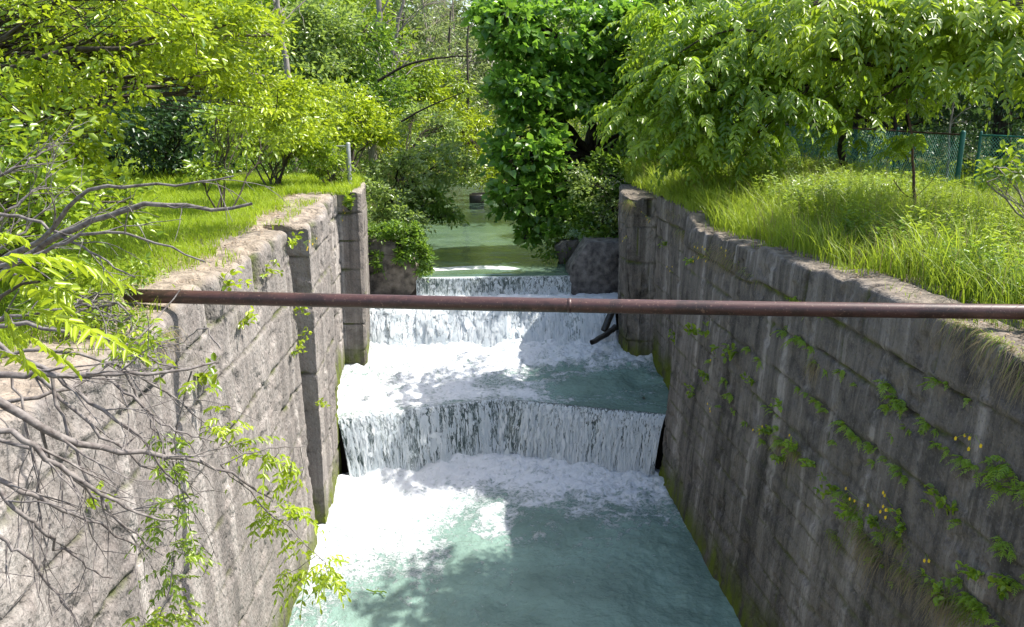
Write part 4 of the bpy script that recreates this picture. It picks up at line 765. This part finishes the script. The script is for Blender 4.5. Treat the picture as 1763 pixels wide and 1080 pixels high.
for i, (px, py, s_) in enumerate([(1330, 745, .22), (1375, 765, .24), (1355, 790, .2), (1405, 800, .2), (1440, 845, .22), (1475, 880, .24), (1510, 900, .2), (1560, 905, .2), (1300, 660, .18), (1345, 700, .18), (1735, 1010, .22), (1690, 985, .2), (1220, 650, .2), (1195, 450, .2), (1150, 420, .2), (1620, 1010, .2)]):
    wallplant(wall_hit(px, py), s_, 460+i, -1, 'tangled green weed clump on a mossy ledge of the shaded wall', 'fern' if i % 2 else 'fresh', 'weed clumps on the ledges of the shaded wall', n=34, hang=.25)
def flowers(loc, size, n, seed, sx, label):
    r = np.random.default_rng(seed); root = empty('flowering_weed', loc, label, 'flower', 'yellow flowering weeds on the walls'); g = Geo(); h = Geo(); loc = np.array(loc)
    for k in range(n):
        e = loc+np.array([sx*r.uniform(.2, .8), r.normal(0, .7), r.uniform(-.5, .8)])*size; p = smoothpath([loc, (loc+e)/2+np.array([sx*.1, 0, .1])*size, e], 5, .003, r); tube(g, p, .0025, 3)
        a = r.uniform(0, 6.28)+np.arange(5)*1.257; leaves(h, np.tile(e, (5, 1)), np.stack([np.sin(a)*.3+sx*.3, np.cos(a), np.sin(a)], 1), np.tile([sx*1., -.4, .5], (5, 1)), .024, .024, OVAL)
    g.build('stem', M['fern'], root); h.build('blossom', M['flower'], root)
fl = [(1120, 378, .3, 6), (1225, 445, .3, 7), (1210, 440, .25, 5), (1250, 435, .2, 3), (1080, 410, .2, 3), (1676, 745, .2, 5), (1540, 878, .3, 8), (1480, 862, .2, 4), (1320, 742, .2, 4), (1372, 760, .15, 2), (1597, 952, .15, 2), (1235, 615, .2, 3), (1225, 700, .15, 3), (1160, 470, .2, 3)]
fn = ['on the front of the right gate pier', 'under the coping of the far shaded wall', 'left of the big cluster on the far shaded wall', 'right of the big cluster on the far shaded wall', 'on the left edge of the right gate pier', 'high at the right of the shaded wall', 'large bright cluster low on the shaded wall', 'left of the large low cluster', 'on a ledge in the middle of the shaded wall', 'beside the grassy ledge mid wall', 'lowest on the shaded wall', 'just below the pipe on the shaded wall', 'above the nearer waterfall on the shaded wall', 'on the recess wall beside the right pier']
for i, ((px, py, s_, n), t) in enumerate(zip(fl, fn)):
    q = wall_hit(px, py)
    if q[1] > 18.6 and px < 1136: q = at(px, py, 21.2)
    flowers(q, s_, n, 500+i, -1, 'yellow flowering weed '+t)
flowers((-2.9, 21.2, -.7), .35, 5, 530, .4, 'yellow flowering weed on the front of the left gate pier'); flowers(wall_hit(522, 418, False), .3, 5, 531, 1, 'yellow flowering weed at the top of the wall slot')
def tuft(loc, n, L, seed, sx, label, mat='dry', mix=.35, spread=.12):
    r = np.random.default_rng(seed); root = empty('grass_tuft', loc, label, 'grass tuft', 'grass tufts hanging on the walls'); loc = np.array(loc); Zv = np.array([0, 0, 1.])
    for nm, mt, cnt, up in (('dry_blades', 'dry', int(n*(1-mix)), -.2), ('green_blades', 'grass', int(n*mix), .6)):
        if cnt < 3: continue
        g = Geo(); P = loc+r.normal(0, 1, (cnt, 3))*np.array([.02, spread, .03]); D = unit(np.stack([sx*r.uniform(.3, 1, cnt), r.normal(0, .5, cnt), up+r.uniform(-.2, .6, cnt)], 1)); l = .8*L*r.uniform(.5, 1.2, cnt); dr = r.uniform(.5, 1.2, cnt); S = unit(np.cross(D, Zv)); q = []
        for k in range(5):
            t = k/4; c = P+D*(l*t*.75)[:, None]-Zv*(dr*l*t*t)[:, None]; ww = .0035*(1-t)+.0006; q += [c-S*ww, c+S*ww]
        V = np.stack(q, 1); f = np.array([(2*k, 2*k+1, 2*k+3, 2*k+2) for k in range(4)]); g.add(V, (np.arange(cnt)[:, None, None]*10+f[None]).reshape(-1, 4), np.repeat(r.random(cnt), 4)); g.build(nm, M[mt], root)
tf = [(1725, 590, 260, .42, .3, .45), (1660, 560, 180, .34, .3, .5), (1760, 640, 160, .35, .2, .3), (1405, 625, 160, .3, .1, .2), (1500, 930, 320, .42, .2, .3), (1545, 925, 220, .25, .15, .7), (1370, 775, 260, .25, .2, .6), (1345, 760, 160, .25, .15, .4), (1440, 925, 120, .2, .1, .8), (1630, 1030, 320, .4, .25, .3), (1665, 1045, 200, .25, .15, .8), (1560, 985, 140, .3, .12, .4), (1215, 425, 260, .35, .4, .3), (1180, 400, 260, .35, .4, .35), (1260, 450, 200, .35, .3, .3), (1160, 360, 260, .4, .4, .4), (1290, 470, 120, .25, .25, .4), (1470, 865, 160, .25, .15, .7), (1250, 430, 120, .5, .3, .1)]
tn = ['large straw tuft overhanging the shaded wall at the right edge', 'straw and green tuft overhanging right of the bare coping', 'straw tuft lowest of those at the right edge', 'small brown tuft in an upper joint of the shaded wall', 'large straw tuft low on the shaded wall left of the yellow flowers', 'green tuft beside the low straw tuft', 'green and straw ledge tuft mid shaded wall', 'smaller tuft left of the ledge tuft mid wall', 'short green tuft in a low joint', 'straw tuft at the bottom right of the shaded wall', 'green tuft at the bottom right corner', 'thin straw tuft between the two low clusters', 'straw tuft under the broken far coping', 'straw tuft high on the recess wall', 'straw tuft right of the far yellow flowers', 'straw tuft beside the top of the right pier', 'small straw tuft under the coping mid wall', 'green tuft left of the yellow flowers', 'sparse long straw stalks on the far shaded wall']
for i, ((px, py, n, L, sp, mx), t) in enumerate(zip(tf, tn)): tuft(wall_hit(px, py), n, L, 600+i, -1, t, mix=mx, spread=sp)
tuft((4.6, 21.4, -.35), 260, .5, 640, -1, 'straw tuft hanging over the corner of the right gate pier', mix=.3, spread=.3)
tuft((-3.06, 8.6, -.2), 120, .25, 641, 1, 'dry tuft under the pipe on the sunlit wall', mix=.4)

# ------------------------------------------------------------ fences
def fence(name, label, a, b, h, npost, pm, rm, wm, sp=.09, lean=0, rw_=.022, wr=.003, endr=.062):
    a = np.array(a, float); b = np.array(b, float); root = empty(name, a, label, 'fence'); d = b-a; L = np.linalg.norm(d); Zv = np.array([0, 0, 1.])
    for k in range(npost):
        p = a+d*k/max(1, npost-1); g = Geo(); rr = endr if k in (0, npost-1) else .035
        tube(g, [p-Zv*.2, p+Zv*.5, p+Zv*(h+.05)+lean*np.array([.05, 0, 0]), p+Zv*(h+.09), p+Zv*(h+.1)], [rr, rr, rr, rr*.8, .004], 10); g.build('post', pm, root, smooth=True)
    g = Geo(); tube(g, smoothpath([a+Zv*h, a+d*.5+Zv*(h-.01), b+Zv*h], 12, .004), rw_, 8); g.build('top_rail', rm, root, smooth=True)
    g = Geo(); n = int(L/sp); hh = h-.06
    for k in range(-int(hh/sp), n):
        for s_ in (1, -1):
            u0 = k*sp if s_ > 0 else (k*sp+hh); u1 = u0+s_*hh; z0, z1 = .05, .05+hh
            t0, t1 = 0., 1.
            if u0 < 0: t0 = (0-u0)/(u1-u0)
            if u1 < 0: t1 = (0-u0)/(u1-u0)
            if u1 > L: t1 = (L-u0)/(u1-u0)
            if u0 > L: t0 = (L-u0)/(u1-u0)
            if t1-t0 < .02: continue
            P = [a+d/L*(u0+(u1-u0)*t)+Zv*(z0+(z1-z0)*t+.008*s_) for t in (t0, t1)]; tube(g, P, wr, 3)
    g.build('chain_link', wm, root)
    return root
f1 = fence('chain_link_fence', 'green chain-link fence with a rusty top rail running back along the right meadow', (12.05, 19.25, 0), (12.0, 37, 0), 1.45, 7, M['green_paint'], M['rust_rail'], M['green_wire'], .1, wr=.0042)
g = Geo(); tube(g, [(12.05, 19.3, .25), (12.03, 22.4, .3)], .018, 6); g.build('bottom_rail', M['rust_rail'], f1)
fence('chain_link_fence', 'green chain-link fence with a green top rail at the right edge of the picture', (12.3, 18.95, 0), (13.9, 14.2, 0), 1.45, 4, M['green_paint'], M['green_paint'], M['green_wire'], .08, wr=.0042, endr=.034)
g = Geo()
for z in (.45, .85, 1.25): tube(g, [(12.05, 19.25, z), (12.05, 19.25, z+.03)], .05, 10)
g.build('post_band', M['galv'], f1)
fence('chain_link_fence', 'short silver chain-link panel at the end of the left wall', (-2.84, 22.95, -.02), (-3.3, 23.1, -.02), 1.08, 2, M['galv'], M['galv'], M['galv'], .06, wr=.003)
# pale shed-like panel seen behind the fence
g = Geo(); q = at(1375, 212, 40); box(g, q[0]-1.0, q[0]+.7, 40, 42, -.1, 1.5); o = g.build('pale_hut', M['galv'], origin=(q[0], 41, -.1)); g = Geo(); box(g, q[0]-1.1, q[0]+.8, 39.9, 42.1, 1.5, 1.56); g.build('roof', M['rust_rail'], o, origin=(q[0], 41, -.1)); props(o, 'pale grey low hut glimpsed behind the fence under the walnut boughs', 'hut')

# ------------------------------------------------------------ sapling in the meadow
sp0 = gz(at(1575, 395, 14)); root = empty('sapling', sp0, 'thin reddish sapling with two tiers of feathery leaves in the tall grass', 'sapling'); g = Geo()
p = smoothpath([sp0-[0, 0, .1], at(1576, 340, 14), at(1572, 280, 14), at(1568, 215, 14), at(1560, 170, 14)], 12, .008); tube(g, p, np.linspace(.035, .012, 12), 7)
tube(g, smoothpath([p[3], at(1550, 335, 14), at(1540, 310, 14)], 5, .005), .009, 4); tube(g, smoothpath([p[3], at(1600, 320, 13.9), at(1620, 290, 13.9)], 5, .005), .005, 4)
g.build('trunk', M['rust_rail'], root, smooth=True); g = Geo(); r = np.random.default_rng(8)
for c, n in (((1573, 240, 14), 16), ((1545, 262, 14), 8), ((1566, 180, 14), 14)):
    P = np.tile(at(*c), (n, 1))+r.normal(0, .04, (n, 3)); a = r.uniform(0, 6.28, n); frond(g, P, np.stack([np.cos(a), np.sin(a), .35+0*a], 1), r.uniform(.35, .6, n), r.uniform(.5, .9, n), 8, .12, .03, r)
g.build('crown', M['fresh'], root)
tree('edge_shrub', 'small leafy shrub with bare twigs poking in from the right edge', 'shrub', (8.6, 11.0, 0), (0, 0, 0), .03, [B(1735, 300, 10.8, .35, .3, .2), B(1760, 270, 10.8, .3, .3, .2)], 16, 22, .08, 'leaf', M['fresh'], M['grey_bark'], .16, 140, stems=1)

# ------------------------------------------------------------ dead branches in front of the sunlit wall
def grow(g, tips, p, rad, L, d, r, depth, n, spread=.55):
    """side twigs"""
    for k in range(n):
        i = r.integers(max(1, len(p)//5), len(p)-1); tan = unit((p[min(i+1, len(p)-1)]-p[i-1])[None])[0]
        dd = unit((tan+r.normal(0, spread, 3)*np.array([1, 1, 1]))[None])[0]; l = L*r.uniform(.35, 1.)
        q = smoothpath([p[i], p[i]+dd*l*.5+r.normal(0, .035*l, 3), p[i]+dd*l+r.normal(0, .06*l, 3)-np.array([0, 0, .05*l])], 7, .006*l, r)
        r0 = max(.003, rad[i]*.55); tube(g, q, np.linspace(r0, .0016, 7), 4); tips.append(q)
        if depth > 0: grow(g, tips, q, np.linspace(r0, .0016, 7), L*.5, dd, r, depth-1, max(2, n//3), spread)
def deadbranch(label, pts, r0, r1, seed, n=6, L=.5, depth=1, leaf=None, nl=0, group='dead branches reaching over the sunlit wall'):
    r = np.random.default_rng(seed); pts = [at(*q) for q in pts]; root = empty('dead_branch', pts[0], label, 'branch', group); g = Geo()
    p = smoothpath(pts, 18, .009, r); rad = np.linspace(r0*1.35, r1*1.3, 18); tube(g, p, rad, 8); tips = []; grow(g, tips, p, rad, L, None, r, depth, n)
    g.build('wood', M['dead'], root, smooth=True)
    if nl:
        h = Geo(); P = []; D = []
        for _ in range(nl):
            q = tips[r.integers(len(tips))]; i = r.integers(2, 6); P.append(q[i]); D.append(unit((q[i+1]-q[i-1])[None])[0]+r.normal(0, .5, 3))
        frond(h, np.array(P), np.array(D), r.uniform(.1, .17, nl), r.uniform(.2, .7, nl), 3, .055, .014, r); h.build('leaves', M[leaf], root)
    return root
DB = [([(-60, 520, 6.6), (70, 422, 6.4), (165, 375, 6.2), (240, 352, 6.1), (330, 355, 6.), (410, 368, 6.), (432, 352, 6.)], .026, .008, 'thick grey dead branch with a forked tip pointing over the lawn'),
      ([(0, 450, 6.4), (90, 405, 6.2), (130, 332, 6.), (165, 318, 6.), (290, 318, 5.9), (402, 307, 5.9)], .017, .004, 'grey dead branch bending to the right above the forked one'),
      ([(-40, 470, 5.6), (60, 440, 5.4), (150, 400, 5.2), (250, 405, 5.1), (350, 450, 5.0)], .012, .004, 'thin dead branch curving down over the coping'),
      ([(-60, 648, 4.4), (60, 645, 4.4), (200, 646, 4.5), (300, 638, 4.6), (372, 628, 4.7)], .016, .005, 'long level dead branch ending in front of the sunlit wall'),
      ([(-60, 665, 4.2), (40, 715, 4.2), (120, 765, 4.3), (260, 782, 4.5), (380, 800, 4.7), (470, 860, 4.8)], .02, .004, 'dark dead branch drooping to the leafy twigs in the middle'),
      ([(-60, 800, 4.2), (60, 855, 4.2), (160, 895, 4.4), (235, 940, 4.5)], .012, .004, 'dead branch in the lower left sloping down'),
      ([(-40, 815, 3.9), (40, 885, 3.9), (110, 950, 4.1), (190, 1000, 4.3)], .010, .003, 'lowest thin dead branch at the bottom left'),
      ([(-60, 560, 5.), (80, 560, 4.9), (200, 590, 4.9), (320, 640, 5.)], .012, .004, 'dead branch slanting below the left end of the pipe'),
      ([(20, 640, 4.5), (50, 740, 4.4), (70, 880, 4.3), (80, 1000, 4.3), (90, 1060, 4.3)], .006, .002, 'thin twig hanging straight down at the far left'),
      ([(90, 650, 4.6), (120, 760, 4.5), (185, 880, 4.4), (280, 960, 4.5)], .008, .003, 'dead twig crossing the drooping branches diagonally'),
      ([(215, 640, 4.8), (250, 700, 4.8), (300, 810, 4.8), (340, 900, 4.8)], .007, .002, 'thin twig hanging through the centre of the tangle'),
      ([(-40, 700, 4.6), (60, 690, 4.6), (150, 660, 4.8), (260, 560, 5.2), (310, 500, 5.4)], .010, .003, 'dead branch rising to the right below the pipe end'),
      ([(-40, 900, 4.1), (50, 960, 4.1), (110, 1040, 4.2), (160, 1100, 4.2)], .009, .003, 'dead twig leaving the bottom left corner'),
      ([(-50, 740, 4.8), (80, 780, 4.8), (170, 860, 4.9), (260, 960, 5.)], .011, .003, 'forked dead twig behind the others at the lower left')]
DB += [([(-60, 600, 4.6), (60, 620, 4.6), (150, 690, 4.5), (230, 740, 4.5), (300, 830, 4.6)], .013, .004, 'dark dead branch running from the left edge to the hanging green spray'),
      ([(-60, 720, 4.0), (50, 760, 4.0), (140, 830, 4.1), (230, 880, 4.2), (300, 900, 4.3)], .014, .004, 'dead branch bowed across the middle of the lower left tangle'),
      ([(-40, 560, 4.9), (60, 640, 4.8), (160, 740, 4.7), (250, 800, 4.7), (330, 860, 4.8)], .012, .004, 'steep dead branch crossing three others in the tangle'),
      ([(-50, 620, 5.2), (100, 600, 5.2), (230, 640, 5.2), (350, 720, 5.2), (420, 790, 5.2)], .010, .003, 'dead branch reaching furthest right behind the drooping dark one'),
      ([(-40, 360, 6.5), (60, 380, 6.4), (150, 430, 6.2), (230, 480, 6.)], .012, .004, 'dead branch slanting down towards the pipe end'),
      ([(180, 640, 4.7), (240, 700, 4.6), (300, 740, 4.6), (370, 760, 4.6)], .008, .003, 'forked pale twig in front of the middle of the sunlit wall')]
for i, (pts, a, b, lab) in enumerate(DB): deadbranch(lab, pts, a, b, 700+i, 5, .6, 1)
r = np.random.default_rng(77)
for i in range(4):
    deadbranch(['tangle of fine dead twigs at the left edge below the bright boughs', 'tangle of fine dead twigs beside the forked branch', 'tangle of fine dead twigs under the pipe end', 'tangle of fine dead twigs at the far left of the coping'][i], [[(-60, 330, 7), (30, 290, 7), (100, 250, 7.2)], [(-60, 470, 7), (40, 400, 7), (110, 330, 7.2)], [(-60, 560, 6), (60, 540, 6), (170, 520, 6)], [(-60, 430, 6.5), (20, 360, 6.6), (90, 300, 6.8)]][i], .012, .004, 720+i, 9, .6, 1, group='tangles of fine dead twigs')
# living sprays at the ends of the dead wood
LS = [([(380, 800, 4.7), (450, 770, 4.8), (530, 770, 4.9)], 'spray of small bright leaves in front of the middle of the sunlit wall', [(400, 740), (360, 700), (430, 770), (470, 790), (500, 815), (345, 655)], 34),
      ([(330, 640, 4.8), (300, 760, 4.8), (310, 860, 4.8), (300, 960, 4.8)], 'long hanging spray of green leaves in front of the sunlit wall', [(275, 745), (300, 800), (290, 860), (270, 900), (305, 935), (320, 970), (285, 1000), (250, 880)], 44),
      ([(380, 800, 4.7), (440, 860, 4.8), (510, 920, 4.9), (560, 970, 4.9)], 'leafy spray reaching over the lower pool at the left wall', [(440, 870), (470, 890), (500, 870), (520, 940), (550, 960), (575, 990), (490, 990), (535, 995)], 46),
      ([(300, 960, 4.8), (290, 1020, 4.7), (270, 1090, 4.7)], 'lowest green spray hanging at the bottom edge of the picture', [(290, 1050), (310, 1040), (265, 1070), (240, 1060)], 22),
      ([(380, 600, 4.9), (350, 560, 5.0), (300, 600, 5.)], 'small spray of leaves under the left end of the pipe', [(240, 560), (255, 600), (215, 580), (100, 600)], 16)]
for i, (pts, lab, ctr, nf) in enumerate(LS):
    r = np.random.default_rng(750+i); P0 = [at(*q) for q in pts]; root = empty('leafy_spray', P0[0], lab, 'branch', 'leafy sprays over the sunlit wall'); g = Geo(); p = smoothpath(P0, 12, .006, r); tube(g, p, np.linspace(.006, .002, 12), 5)
    h = Geo(); k = max(2, nf//len(ctr)); Yd = pts[-1][2]
    for c in ctr+[(c[0]+18, c[1]+20) for c in ctr[::2]]:
        e = at(c[0], c[1], Yd+r.normal(0, .12)); j = p[np.argmin(np.linalg.norm(p-e, axis=1))]; tube(g, smoothpath([j, (j+e)/2+r.normal(0, .02, 3), e], 6, .004, r), .0022, 4)
        P = e+(j-e)*r.uniform(0, .5, (k, 1))+r.normal(0, .025, (k, 3)); a = r.uniform(0, 6.28, k); D = np.stack([np.cos(a), np.sin(a), r.uniform(-.5, .5, k)], 1)+unit((e-j)[None])*.5
        frond(h, P, D, r.uniform(.12, .19, k), r.uniform(.3, .8, k), 3, .062, .0145, r, np.clip(r.normal(.5, .2, k), 0, 1))
    g.build('twig', M['dead'], root, smooth=True); h.build('leaves', M['lime' if i != 1 else 'fresh'], root)
# big feathery leaves at the left edge
root = empty('sumac_bough', at(-40, 560, 3.6), 'bough of large yellow-green feathery leaves at the left edge below the pipe level', 'branch'); g = Geo(); r = np.random.default_rng(9)
P = []; D = []; L = []
for (a, b_) in [((-20, 450), (80, 440)), ((30, 440), (200, 490)), ((20, 500), (150, 510)), ((10, 530), (170, 590)), ((40, 540), (230, 615)), ((0, 470), (60, 500)), ((0, 560), (110, 640)), ((-30, 420), (40, 400)), ((60, 480), (120, 430)), ((-20, 600), (60, 650)), ((0, 520), (30, 600)), ((50, 500), (120, 560))]:
    A = at(*a, 3.5+r.normal(0, .15)); Bq = at(*b_, 3.45+r.normal(0, .15)); P.append(A); D.append(Bq-A+np.array([0, 0, .35*np.linalg.norm(Bq-A)])); L.append(np.linalg.norm(Bq-A))
frond(g, np.array(P), np.array(D), np.array(L), .35, 8, .1, .0155, r, np.full(len(P), .7), down=.3); g.build('leaves', M['lime'], root)
g = Geo(); tube(g, smoothpath([at(-80, 620, 3.7), at(0, 520, 3.6), at(60, 480, 3.5)], 8, .01), np.linspace(.014, .006, 8), 6); g.build('stem', M['bark'], root)
tree('wall_top_bush', 'low dull green bush around the left end of the pipe', 'shrub', (-4.35, 9.0, -.05), (0, 0, 0), .02, [B(200, 540, 7.9, .26, .25, .16), B(240, 590, 7.8, .2, .25, .14), B(120, 520, 8.2, .5, .4, .25), B(205, 470, 9., .35, .3, .2)], 42, 60, .04, 'leaf', M['fresh'], M['dead'], .12, 150, stems=1, droop=.3)

# ------------------------------------------------------------ odds and ends in the water
g = Geo(); tube(g, smoothpath([at(1018, 590, 21.6), at(1040, 578, 21.8), at(1060, 563, 22.1)], 8, .01), np.linspace(.075, .085, 8), 8); tube(g, smoothpath([at(1040, 570, 22.), at(1052, 545, 22.2), at(1062, 520, 22.5)], 6, .02), .10, 8)
o = g.build('driftwood_log', M['wetwood'], origin=at(1040, 578, 21.8), smooth=True); props(o, 'black wet log jammed against the foot of the right pier', 'log')
q = at(650, 1020, 14.0); r = np.random.default_rng(4); g = Geo(); k = (-6.24-CAMZ)/(q[2]-CAMZ); q = np.array([0, 0, CAMZ])+(q-[0, 0, CAMZ])*k
tube(g, smoothpath([q+[-.2, .08, .02], q, q+[.14, -.02, .05], q+[.17, -.12, .06]], 8, .006, r), .012, 5); leaves(g, q+r.normal(0, .06, (8, 3))*[1, 1, .1], r.normal(0, 1, (8, 3)), np.tile([0, 0, 1.], (8, 1)), .07, .03)
o = g.build('floating_twig', M['fern'], origin=q); props(o, 'small green twig floating on the lower pool', 'twig')
